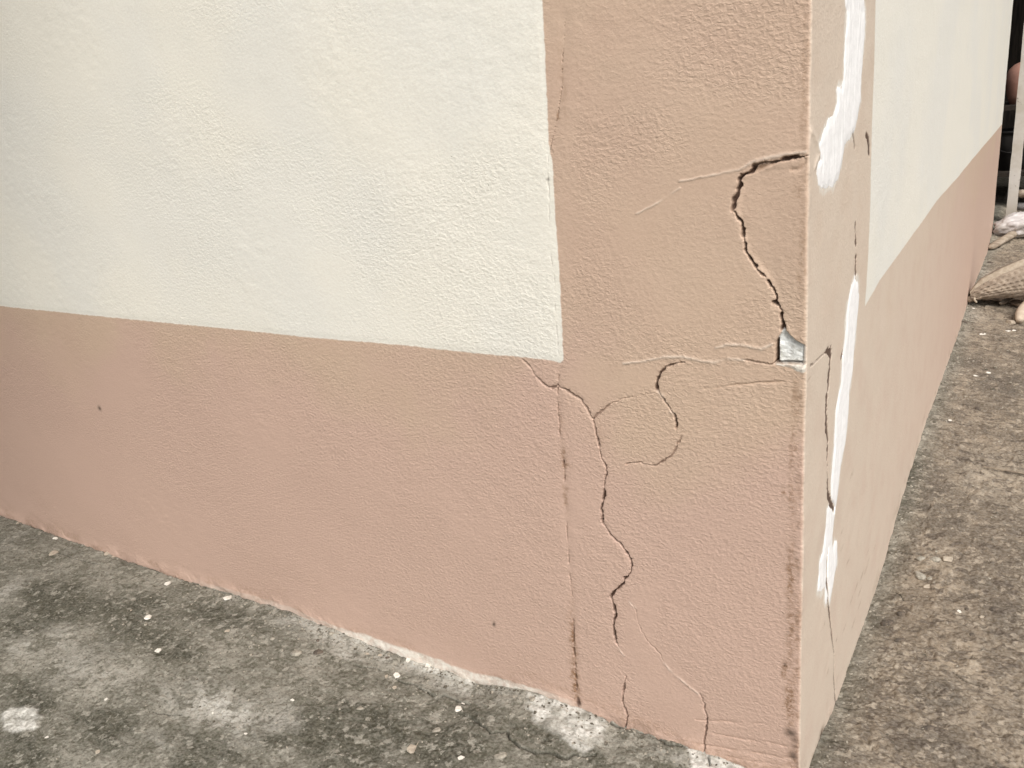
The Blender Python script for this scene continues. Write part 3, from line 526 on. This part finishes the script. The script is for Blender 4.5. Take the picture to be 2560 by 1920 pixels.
def place(name, px, wx, wy, m, kind, label, cat, seed, hgt=None, group=None):
    p = on_ground(px); k = np.linalg.norm(p-CP)/FPX; d = ray(px); el = abs(d[2])/np.linalg.norm(d)
    a = wx*k/2; c = (hgt if hgt else .38)*min(wx, wy*1.2)*k/2; b = max((wy*k/2-c*.6)/el, a*.45)
    o = bm_obj(name, lumpy(seed, a, min(b, a*2.), c, kind), m, None, kind != 'chip')
    o.location = (p[0], p[1], gh(p[0], p[1])+c*(.35 if kind == 'chip' else .05)); o.rotation_euler = (0, 0, YAW*-1+.0)
    props(o, label, cat, group); return o
chips = [
 ('paint_chip',(46,1307),13,9,MT,'chip','tiny pale chip against the wall foot at the far left','chip'),
 ('paint_chip',(139,1346),19,9,MW,'chip','flat white flake near the wall foot, above the ring-shaped crumb','chip'),
 ('mortar_crumb',(135,1383),20,15,MT,'chip','ring-shaped pale crumb with dark middle near the left wall foot','crumb'),
 ('mortar_lump',(270,1383),16,15,MT,'pebble','left one of two pink lumps stuck to the wall foot','lump'),
 ('mortar_lump',(286,1389),16,16,MT,'pebble','right one of two pink lumps stuck to the wall foot','lump'),
 ('paint_chip',(421,1458),22,14,MW,'chip','pale flake just off the wall foot, left of the white strip','chip'),
 ('paint_chip',(569,1496),24,13,MW,'chip','pale flake touching the wall foot where the white strip begins','chip'),
 ('paint_chip',(371,1545),18,17,MW,'chip','bright white chip on the mossy concrete, upper of two','chip'),
 ('paint_chip',(395,1627),19,13,MW,'chip','bright white chip on grey concrete, lower of two','chip'),
 ('paint_chip',(569,1577),16,9,MT,'chip','dull beige flake right of the mossy patch','chip'),
 ('pebble',(681,1597),14,10,MG,'pebble','small grey pebble left of the flat round one','pebble'),
 ('pebble',(740,1634),28,18,MG,'pebble','flat round grey pebble on the pale strip of concrete','pebble'),
 ('pebble',(795,1631),24,17,MD,'pebble','dark grey pebble right of the flat round one','pebble'),
 ('pebble',(794,1602),9,8,MD,'pebble','tiny dark pebble above the dark grey one','pebble'),
 ('pebble',(827,1585),14,12,MG,'pebble','small pebble against the wall foot near the white strip','pebble'),
 ('paint_chip',(731,1751),12,9,MW,'chip','small white chip on the pale patch of concrete','chip'),
 ('paint_chip',(532,1783),8,6,MW,'chip','tiny white chip at the middle of the pale patch','chip'),
 ('paint_chip',(265,1748),11,7,MW,'chip','small white chip below the bare grey area at left','chip'),
 ('paint_chip',(117,1843),9,6,MW,'chip','tiny white chip below the round white cement spot','chip'),
 ('paint_chip',(614,1835),10,7,MW,'chip','small white chip at the lower edge of the pale patch','chip'),
 ('paint_chip',(328,1526),7,6,MT,'chip','tiny beige chip up and left of the upper bright chip','chip'),
 ('paint_chip',(245,1880),14,9,MT,'chip','beige chip on the mossy concrete at the bottom left','chip'),
 ('paint_chip',(992,1688),20,17,MW,'chip','white chip at the start of the concrete crack','chip'),
 ('paint_chip',(986,1719),15,10,MT,'chip','pale chip just below the start of the concrete crack','chip'),
 ('paint_chip',(1146,1772),27,20,MW,'chip','largest white chip, lying on the concrete crack','chip'),
 ('paint_chip',(1157,1754),15,14,MW,'chip','small white chip leaning on top of the largest chip','chip'),
 ('paint_chip',(1029,1872),29,24,MT,'chip','cream heart-shaped chip on dark moss','chip'),
 ('paint_chip',(1152,1896),20,11,MW,'chip','narrow cream chip at the bottom edge, right of the heart-shaped chip','chip'),
 ('flat_stone',(1252,1890),44,20,MG,'chip','flat grey stone set in dark moss beside the crack','stone'),
 ('mortar_lump',(1331,1750),26,24,MG,'chip','pale lump at the left end of the cement patch','lump'),
 ('wood_sliver',(966,1692),9,20,MT,'chip','tan sliver standing out left of the crack start','sliver'),
 ('pebble',(917,1634),11,8,MT,'pebble','small tan pebble left of the white plaster drip','pebble'),
 ('pebble',(950,1638),12,8,MT,'pebble','small tan pebble under the white plaster strip','pebble'),
 ('pebble',(969,1646),11,7,MD,'pebble','dark pebble under the white plaster strip','pebble'),
 ('mortar_crumb',(1020,1650),15,14,MW,'chip','left one of two white crumbs hanging off the plaster strip','crumb'),
 ('mortar_crumb',(1070,1664),16,14,MW,'chip','right one of two white crumbs hanging off the plaster strip','crumb'),
 ('mortar_crumb',(900,1772),24,14,MG,'chip','low grey crumb of concrete left of the crack','crumb'),
 ('mortar_crumb',(1090,1826),28,18,MG,'chip','low grey crumb of concrete between the crack and heart-shaped chip','crumb'),
 ('paint_chip',(2472,933),13,6,MW,'chip','white chip on dark yard ground, right of two similar flakes','chip'),
 ('paint_chip',(2440,940),13,5,MW,'chip','white flake on dark yard ground, middle of three','chip'),
 ('paint_chip',(2402,936),13,4,MT,'chip','dull flake on dark yard ground, nearest the side wall','chip'),
 ('pebble',(2443,1023),15,11,MD,'pebble','dark round pebble alone on the yard','pebble'),
 ('paint_chip',(2376,1050),13,6,MW,'chip','pale flake near the side wall left of the dark pebble','chip'),
 ('stone',(2373,1397),32,16,MT,'chip','pale stone at the right end of a row in the yard','stone'),
 ('stone',(2337,1399),26,15,MG,'pebble','low stone at the middle of a row in the yard','stone'),
 ('stone',(2303,1398),22,13,MG,'pebble','low stone at the left end of a row in the yard','stone'),
 ('stone',(2299,1440),22,26,MG,'pebble','upright grey stone in the cluster below the row','stone'),
 ('stone',(2326,1446),24,12,MG,'chip','small stone right of the upright one','stone'),
 ('stone',(2319,1467),27,14,MT,'chip','pale rounded stone at the bottom of the cluster','stone'),
 ('paint_chip',(2398,1528),14,9,MW,'chip','small white chip below and right of the stones','chip'),
 ('pebble',(2417,1523),10,9,MD,'pebble','tiny dark pebble beside the small white chip','pebble'),
 ('paint_chip',(2456,1543),17,9,MT,'chip','flat tan chip right of the small white chip','chip'),
 ('dirt_clod',(2486,1524),22,12,MD,'pebble','dark clod lying right of the flat tan chip','clod'),
 ('dirt_clod',(2430,1588),13,10,MD,'pebble','small dark clod below the flat tan chip','clod'),
 ('dirt_clod',(2220,1558),34,20,MD,'pebble','large dark clod close to the side wall','clod'),
 ('dirt_clod',(2252,1535),22,14,MD,'pebble','dark clod up and right of the large one','clod'),
 ('dirt_clod',(2250,1601),30,13,MD,'pebble','flat dark clod below the large one','clod'),
 ('dirt_clod',(2322,1821),24,13,MD,'pebble','dark clod near the bottom of the yard','clod'),
 ('paint_chip',(2433,770),8,4,MW,'chip','tiny white chip under the tip of the shoe','chip'),
 ('paint_chip',(2456,836),19,5,MW,'chip','long white flake in front of the shoe','chip'),
 ('paint_chip',(2520,828),14,4,MW,'chip','thin white flake right of the long one','chip'),
 ('paint_chip',(2535,826),11,4,MW,'chip','thin white flake nearest the frame edge in front of the shoe','chip'),
 ('pebble',(2487,826),7,5,MD,'pebble','tiny dark pebble between the white flakes','pebble'),
]
for i, (nm, px, wx, wy, m, kd, lb, ct) in enumerate(chips):
    place(nm, px, wx, wy, m, kd, lb, ct, i+3, .30 if kd == 'chip' else .55)
# gravel and crumbs nobody could count: one object
def crumbs():
    rd = random.Random(11); V = []; F = []
    base = bmesh.new(); bmesh.ops.create_icosphere(base, subdivisions=1, radius=1); bv = [v.co.copy() for v in base.verts]; bf = [[v.index for v in f.verts] for f in base.faces]; base.free()
    n = 0
    while n < 2600:
        t = rd.random()
        if t < .40: x, y = rd.uniform(-1.25, -.0), -abs(rd.gauss(0, .16))
        elif t < .55: x, y = rd.uniform(-1.25, 0), -abs(rd.gauss(0, .012))-.002
        elif t < .65: y = rd.uniform(0, 2.6); x = abs(rd.gauss(0, .02))+.003
        else: y = rd.uniform(-.3, 1)**1; y = -.3+rd.random()**1.6*3.6; x = rd.uniform(0, .9)
        r = rd.uniform(.0007, .0020)*(1+.5*max(0, y)); r *= 1.7 if rd.random() < .08 else 1
        o = len(V); sx_, sy_, sz_ = rd.uniform(.7,1.6), rd.uniform(.6,1.2), rd.uniform(.3,.8); an = rd.uniform(0, 6.3); z = gh(x, y)
        for v in bv:
            k = 1+rd.uniform(-.25,.25); a_, b_ = v.x*r*sx_*k, v.y*r*sy_*k
            V.append((x+a_*math.cos(an)-b_*math.sin(an), y+a_*math.sin(an)+b_*math.cos(an), z+v.z*r*sz_+r*.1))
        F += [[i+o for i in f] for f in bf]; n += 1
    me = bpy.data.meshes.new('gravel'); me.from_pydata(V, [], F); me.update()
    n = N('gravel'); f = n.noise(23, 2); c = n.mix(n.ramp(n.noise(95, 1, loc=(1,1,1)), .44, .56), (.10,.088,.068), (.36,.33,.275)); n.set('Base Color', c); n.set('Roughness', .9)
    o = link('gravel', me, n.m); props(o, 'fine crumbs of mortar and grit scattered over the ground', 'gravel', kind='stuff')
crumbs()
# ------------------------------------------------------------------ tube / stick helper
def tube(name, pts, radii, m, parent=None, seg=14, flat=1., seed=0, nz=.0, sub=5):
    P = [Vector(p) for p in pts]; Q = []; RR = []
    for i in range(len(P)-1):
        for k in range(sub):
            t = k/sub; p0 = P[max(i-1,0)]; p1 = P[i]; p2 = P[i+1]; p3 = P[min(i+2, len(P)-1)]
            Q.append(.5*((2*p1)+(p2-p0)*t+(2*p0-5*p1+4*p2-p3)*t*t+(3*p1-p0-3*p2+p3)*t**3)); RR.append(radii[i]*(1-t)+radii[i+1]*t)
    Q.append(P[-1]); RR.append(radii[-1]); bm = bmesh.new(); rings = []
    for i, p in enumerate(Q):
        d = (Q[min(i+1, len(Q)-1)]-Q[max(i-1, 0)]).normalized(); s_ = d.cross(Vector((0,0,1)));
        if s_.length < .05: s_ = Vector((1,0,0))
        s_.normalize(); u = s_.cross(d).normalized(); ring = []
        for k in range(seg):
            an = 2*math.pi*k/seg; q_ = s_*math.cos(an)*RR[i]+u*math.sin(an)*RR[i]*flat
            q_ *= 1+nz*mnoise.noise(Vector((math.cos(an)*2+seed, math.sin(an)*2, i*.35)))
            ring.append(bm.verts.new(p+q_))
        rings.append(ring)
    for a_, b_ in zip(rings, rings[1:]):
        for k in range(seg): bm.faces.new((a_[k], a_[(k+1) % seg], b_[(k+1) % seg], b_[k]))
    bm.faces.new(rings[0][::-1]); bm.faces.new(rings[-1])
    return bm_obj(name, bm, m, parent, True)
DUST = simple('dry_wood', (.40,.34,.27), (.24,.19,.145), 50, .85, .0015, bsc=60, map=(.25,1,1))
g = lambda px, up=0.: Vector(on_ground(px))+Vector((0,0,up))
# twig
tube('twig', [g((2456,1170),.004), g((2500,1180),.006), g((2540,1186),.005), g((2620,1198),.004)], [.0012,.0016,.0018,.0014], simple('twig', (.20,.16,.12), (.30,.25,.19), 80), seg=8)
props(bpy.data.objects['twig'], 'thin dry twig lying on the yard at the right edge', 'twig')
# stick by the plastic bag
o = tube('wooden_stick', [g((2470,620),.012), g((2484,614),.016), g((2515,603),.02), g((2550,590),.026), g((2620,566),.03), g((2700,540),.03)], [.008,.016,.018,.020,.023,.018], DUST, seg=16, flat=.75, nz=.25); props(o, 'weathered split stick lying in front of the crumpled white bag', 'stick')
# ------------------------------------------------------------------ shoe lying on its side, tread towards the yard
def shoe():
    a0 = g((2424,762)); a1 = g((2570,772)); ax = (a1-a0); ax.z = 0; ax.normalize(); k = (a0-Vector(CP)).length/FPX
    root = empty('shoe', a0); props(root, 'dusty old shoe on its side, pitted sole facing out, by the side wall', 'shoe')
    out = Vector((ax.y, -ax.x, 0)); Lg = .30
    if out.dot(Vector(CP)-a0) < 0: out = -out
    # outline heights above ground along the length: lower edge, sole/upper border
    U = np.linspace(0, 1, 90)
    def top(u): return np.interp(u, [0,.04,.12,.3,.5,.7,.85,.95,1], np.array([28,38,50,68,84,92,88,74,50])*k)
    def low(u): return np.interp(u, [0,.04,.12,.3,.5,.7,.85,.95,1], np.array([12,10,15,17,14,10,8,12,20])*k)
    me_attr = []; nV = 46; P = np.zeros((90, nV, 3)); pit = np.zeros((90, nV))
    for i, u in enumerate(U):
        t_, l_ = top(u), low(u)
        for j in range(nV):
            v = j/(nV-1); z = l_+(t_-l_)*v; bulge = .045*math.sin(math.pi*min(1, .12+v*.88))**.6*(.25+.75*math.sin(math.pi*min(.5, u*1.6+.06)))
            X = u*Lg/.016*1.; row = round(v*7); cx = u*17+(row % 2)*.5; dx = (cx-round(cx))/.36; dy = (v*7-row)/.36; r = math.hypot(dx, dy)
            d = max(0, 1-r**3)*(.15 if v < .30 else 1)*(1 if v < .97 else 0)
            q = a0+ax*(u*Lg-.004)+out*(bulge-.006*d+.003*mnoise.noise(Vector((u*20, v*8, 1)))); P[i, j] = (q.x, q.y, a0.z+z); pit[i, j] = d
    sole = grid_obj('sole', P, simple('dusty_rubber', (.225,.18,.14), (.34,.28,.22), 60, .85, .002, bsc=120), {}, root, origin=tuple(a0)); sole.location = (0,0,0)
    # band along the top edge and the upper behind it
    band = np.zeros((90, 12, 3)); up_ = np.zeros((90, 20, 3))
    for i, u in enumerate(U):
        t_ = top(u); w_ = (.014+.010*u)*min(1, .3+u*6)
        edge = a0+ax*(u*Lg-.004)+out*(.045*math.sin(math.pi*.98)**.6*(.25+.75*math.sin(math.pi*min(.5, u*1.6+.06))))
        for j in range(12):
            v = j/11; q = edge+out*(.004-v*w_*.9)
            band[i, j] = (q.x, q.y, a0.z+t_+.0015+v*w_*.75-.003*(j == 0)-.002*(1-math.sin(math.pi*v)))
        b = band[i, -1]
        for j in range(20):
            v = j/19; wd = .075*math.sin(math.pi*min(.5, u*1.3+.05))*(1 if u < .93 else (1-u)/.07)
            hgt = b[2]-a0.z; q = Vector(b)-out*(wd*math.sin(v*math.pi/2)); up_[i, j] = (q.x, q.y, a0.z+hgt*math.cos(v*math.pi/2)**.7)
    bo = grid_obj('welt', band, simple('dusty_band', (.30,.25,.19), (.40,.34,.27), 80, .8, .0006), {}, root, origin=tuple(a0)); bo.location = (0,0,0)
    uo = grid_obj('upper', up_, simple('dusty_upper', (.20,.16,.125), (.29,.24,.19), 60, .9, .002), {}, root, origin=tuple(a0)); uo.location = (0,0,0)
    # frayed toe tip
    lm = lumpy(5, .010, .008, .011, 'pebble'); t = bm_obj('toe_tip', lm, simple('toe_tip', (.22,.17,.13), (.36,.30,.235), 90), root, True); t.location = ax*(-.001)+out*.006+Vector((0,0,.022))
    lm = tube('toe_strap', [ax*.012+out*.016+Vector((0,0,.036)), ax*.006+out*.022+Vector((0,0,.024)), ax*.014+out*.020+Vector((0,0,.013))], [.003,.0035,.003], simple('toe_strap', (.42,.36,.28), (.5,.43,.34)), root, seg=8)
shoe()
# wood chips, pale root, stones next to the shoe
def slab(name, pa, pb, wd, th, m, label, cat, lift=.004, tilt=.3):
    A, B = g(pa), g(pb); ax = B-A; L_ = ax.length; bm = bmesh.new(); n_ = 10; rd = random.Random(len(name)+int(pa[0])); rows = []
    for i in range(n_+1):
        u = i/n_; ww = wd*(.45+.55*math.sin(math.pi*min(1, u*1.1+.08)))*rd.uniform(.85, 1.1); rows.append([bm.verts.new((u*L_, sgn*ww/2, zz_*th/2+rd.uniform(-.1,.1)*th)) for sgn, zz_ in ((-1,-1),(1,-1),(1,1),(-1,1))])
    for a_, b_ in zip(rows, rows[1:]):
        for k in range(4): bm.faces.new((a_[k], a_[(k+1)%4], b_[(k+1)%4], b_[k]))
    bm.faces.new(rows[0][::-1]); bm.faces.new(rows[-1]); o = bm_obj(name, bm, m, None, False, bev=.0006)
    o.location = A+Vector((0,0,lift+th/2)); o.rotation_euler = (tilt, -.04, math.atan2(ax.y, ax.x)); props(o, label, cat); return o
slab('wood_chip', (2500,768), (2530,758), .016, .006, DUST, 'light wood chip lying at the front of the shoe', 'wood chip', .010, .5)
slab('wood_chip', (2528,760), (2568,778), .026, .007, simple('brown_wood', (.24,.185,.14), (.33,.26,.20), 60), 'brown wood chip right of the light one, under the shoe', 'wood chip', .006, .4)
o = tube('pale_root', [g((2548,812),.012), g((2550,806),.022), g((2562,796),.034), g((2590,785),.045), g((2640,775),.045)], [.009,.016,.020,.022,.018], simple('pale_root', (.45,.37,.29), (.53,.45,.36), 60, .8, .001), seg=18, nz=.1); props(o, 'smooth pale root end poking in at the right edge below the shoe', 'root')
place('stone', (2526,806), 18, 16, MT, 'chip', 'pale broken stone left of the smooth root end', 'stone', 77, .6)
place('dirt_clod', (2412,806), 18, 8, MD, 'chip', 'small dark clod on the side wall foot below the shoe', 'clod', 78, .5)
place('dirt_clod', (2474,656), 13, 7, MD, 'chip', 'small dark clod between the stick and the shoe', 'clod', 79, .6)
place('dirt_clod', (2495,678), 13, 6, MD, 'chip', 'flat dark clod above the shoe, near the frame edge', 'clod', 80, .5)
place('dirt_clod', (2484,682), 10, 4, MD, 'chip', 'flat small clod left of another above the shoe', 'clod', 81, .5)
place('stone', (2488,596), 22, 12, MD, 'pebble', 'dark stone between the stick and the white bag', 'stone', 82, .7)
# ------------------------------------------------------------------ crumpled white bag
def bag():
    A = g((2497,592)); k = (A-Vector(CP)).length/FPX; bm = bmesh.new(); bmesh.ops.create_icosphere(bm, subdivisions=5, radius=1)
    axx = Vector((R[0][0], R[0][1], 0)).normalized(); ay = Vector((-axx.y, axx.x, 0)); Lh = .13
    for v in bm.verts:
        p = v.co.copy(); q = mnoise.fractal(p*1.7+Vector((3,1,2)), 1, 2, 4); cell = mnoise.cell_vector(p*1.6)
        vd = mnoise.voronoi(p*2.1)[0]; cre = (vd[1]-vd[0])
        s_ = .86+.16*q-.16*max(0, .35-cre); p *= s_
        p.z = max(p.z, -.62)
        taper = 1-.18*max(0, -p.x)
        v.co = axx*(p.x*Lh)+ay*(p.y*.07)+Vector((0,0,(p.z+.62)*36*k*taper))
    n = N('plastic_bag'); n.set('Base Color', n.mix(n.ramp(n.noise(14, 4), .4, .65), (.50,.47,.465), (.36,.33,.305))); n.set('Roughness', .38); n.b.inputs['Specular IOR Level'].default_value = .5
    n.b.inputs['Subsurface Weight'].default_value = 0; n.set('Normal', n.bump(n.voro(16, out='Distance'), .01, .5))
    o = bm_obj('plastic_bag', bm, n.m, None, True); o.location = A+axx*(Lh-.012)+ay*.05; props(o, 'crumpled whitish plastic bag at the foot of the pale post', 'bag')
bag()
# ------------------------------------------------------------------ shed and clutter beyond the far end of the side wall
DARK = simple('dark_boards', (.020,.017,.014), (.045,.036,.028), 8, .9, .002, map=(6,6,.6))
POST = N('painted_post')
f = POST.noise(30, 5, .7); f2_ = POST.noise(7, 4, .6)
zc = POST.t.nodes.new('ShaderNodeSeparateXYZ'); POST.t.links.new(POST.tc, zc.inputs[0])
low_ = POST.ramp(zc.outputs[2], .02, .16, 1, 0)
c_ = POST.mix(POST.ramp(f2_, .4, .65), (.58,.55,.51), (.48,.44,.38)); c_ = POST.mix(POST.math('MULTIPLY', low_, .6), c_, (.36,.30,.23)); c_ = POST.mix(POST.ramp(f, .62, .72, 0, .9), c_, (.10,.07,.05))
POST.set('Base Color', c_); POST.set('Normal', POST.bump(f, .002)); POST = POST.m
def at_y(px, y): return Vector(on_plane_y(px, y))
YP = float(g((2525,566)).y)          # row of the post
shed = empty('shed', (0, YP+.35, 0)); props(shed, 'dark open fronted shed beyond the far end of the side wall', 'shed')
yb0 = YP+.25
gx0, gx1 = -.6, 3.2
bm = bmesh.new()
for i in range(26):
    x0_ = gx0+i*(gx1-gx0)/26; box(bm, x0_+.003, x0_+(gx1-gx0)/26-.003, 1.5+random.Random(i).uniform(0,.012), 1.53, -.05, 2.3)
bm_obj('back_wall', bm, DARK, shed)
for xs in (gx0, gx1):
    bm = bmesh.new()
    for i in range(10): box(bm, xs-.015, xs+.015, -.0+i*.15+.003, i*.15+.147, -.05, 2.3)
    bm_obj('side_wall', bm, DARK, shed)
bm = bmesh.new(); box(bm, gx0-.1, gx1+.1, -.25, 1.6, 2.3, 2.34); bm_obj('roof', bm, DARK, shed)
bm = bmesh.new(); box(bm, gx0, gx1, -.02, 1.5, -.02, .012); bm_obj('floor', bm, simple('shed_floor', (.05,.042,.034), (.085,.07,.055), 12), shed)
# post
def quad_post():
    a0, a1 = at_y((2513,556), YP), at_y((2539,556), YP); b0, b1 = at_y((2541,271), YP), at_y((2567,271), YP)
    c = (a0+a1)/2; bw = (a1-a0).length; d = ((b0+b1)/2-c); top = c+d*(2.1/max(d.z, .1)); bm = bmesh.new(); rows = []
    rd = random.Random(4); n_ = 60
    for i in range(n_+1):
        u = i/n_; p = c+(top-c)*u-c; w_ = bw/2*(1+rd.uniform(-.05,.05)); dd = .022
        rows.append([bm.verts.new((p.x+sx_*w_, p.y+sy_*dd, p.z)) for sx_, sy_ in ((-1,-1),(1,-1),(1,1),(-1,1))])
    for a_, b_ in zip(rows, rows[1:]):
        for k in range(4): bm.faces.new((a_[k], a_[(k+1)%4], b_[(k+1)%4], b_[k]))
    bm.faces.new(rows[0][::-1]); bm.faces.new(rows[-1]); o = bm_obj('wooden_post', bm, POST, None, False); o.location = c-Vector((0,0,.0)); props(o, 'pale painted wooden post leaning right in front of the dark shed', 'post')
quad_post()
# rail and pipe fixed right of the post
A = at_y((2545,484), YP+.03); B = A+Vector((.9,.02,.02)); o = tube('broken_rail', [A, A.lerp(B,.3), A.lerp(B,.6), B], [.016,.020,.019,.02], simple('rail_wood', (.46,.40,.33), (.24,.18,.13), 30, .85, .003), seg=10, flat=1.1, nz=.35); props(o, 'broken pale rail sticking out right of the post, above the grey pipe', 'rail')
A = at_y((2541,516), YP+.05); B = A+Vector((.9,.05,-.01)); o = tube('grey_pipe', [A, A.lerp(B,.3), A.lerp(B,.6), B], [.016,.019,.02,.02], simple('grey_pipe', (.20,.19,.19), (.28,.27,.265), 20, .45, .0005), seg=14); props(o, 'dull grey pipe end low on the right of the post', 'pipe')
# cross boards of a crate rack behind, carry the pot and the bucket
rk = empty('rack', (0, YP+.35, 0)); props(rk, 'dark wooden rack holding the clay pot behind the post', 'rack')
zp = at_y((2535,262), YP+.42).z; zb = at_y((2535,262), YP+.42).z
xpot = at_y((2541,200), YP+.42)
DK2 = simple('rack_wood', (.018,.014,.011), (.035,.027,.021), 20, .9, .002)
for zz_ in (zp-.02, .22, zp+.55):
    bm = bmesh.new(); box(bm, -.25, 1.9, 0, .40, zz_, zz_+.02); bm_obj('shelf', bm, DK2, rk)
for xx in (-.25, .85, 1.9):
    for yy in (0., .37):
        bm = bmesh.new(); box(bm, xx-.025, xx+.015, yy-.004, yy+.036, 0, zp+.7); bm_obj('leg', bm, DK2, rk)
def lathe(name, prof, m, parent=None, seg=40):
    bm = bmesh.new(); rings = [[bm.verts.new((r*math.cos(2*math.pi*k/seg), r*math.sin(2*math.pi*k/seg), z)) for k in range(seg)] for r, z in prof]
    for a_, b_ in zip(rings, rings[1:]):
        for k in range(seg): bm.faces.new((a_[k], a_[(k+1)%seg], b_[(k+1)%seg], b_[k]))
    bm.faces.new(rings[0][::-1]); return bm_obj(name, bm, m, parent, True)
kk = (xpot-Vector(CP)).length/FPX
MP = simple('clay', (.40,.215,.165), (.30,.165,.13), 14, .75, .0008)
pot = lathe('clay_pot', [(0.001,.0),(20*kk,.0),(26*kk,16*kk),(31*kk,40*kk),(32*kk,54*kk),(27*kk,68*kk),(18*kk,77*kk),(9*kk,81*kk),(7*kk,81*kk),(7*kk,78*kk),(15*kk,70*kk),(24*kk,54*kk),(22*kk,20*kk)], MP)
pot.location = Vector((xpot.x+.025, YP+.35+.13, zp)); props(pot, 'round reddish clay pot on the dark rack left of the post', 'pot')
xb = at_y((2531,262), YP+.42)
bk = empty('bucket', (xb.x+.01, YP+.35+.14, .24)); props(bk, 'black bucket on the rack shelf under the clay pot', 'bucket')
MB = simple('black_plastic', (.015,.014,.014), (.03,.028,.027), 14, .45, 0)
lathe('body', [(0.001,0),(.07,0),(.085,.16),(.09,.18),(.093,.18),(.093,.19),(.087,.19),(.08,.16),(.068,.01),(.001,.008)], MB, bk)
tube('handle', [(-.09,0,.18),(-.075,-.05,.12),(0,-.10,.09),(.075,-.05,.12),(.09,0,.18)], [.003]*5, MB, bk, seg=8)

# ------------------------------------------------------------------ close-boarded fence added out of view, running off the wall: it shades the left end of the wall
fe = empty('blocker', (-2.17, -.05, 0)); props(fe, 'added unseen boarded fence running out from the front wall at the far left', 'blocker')
bm = bmesh.new()
for i in range(30): box(bm, -.010+.006*(i % 2), .012+.006*(i % 2), -.03-i*.12-.117, -.03-i*.12, -.05, 3.4)
bm_obj('boards', bm, DARK, fe)
for i in range(4):
    bm = bmesh.new(); box(bm, -.10, -.02, -.08-i*1.15, .0-i*1.15, -.05, 3.45); bm_obj('post', bm, DARK, fe)
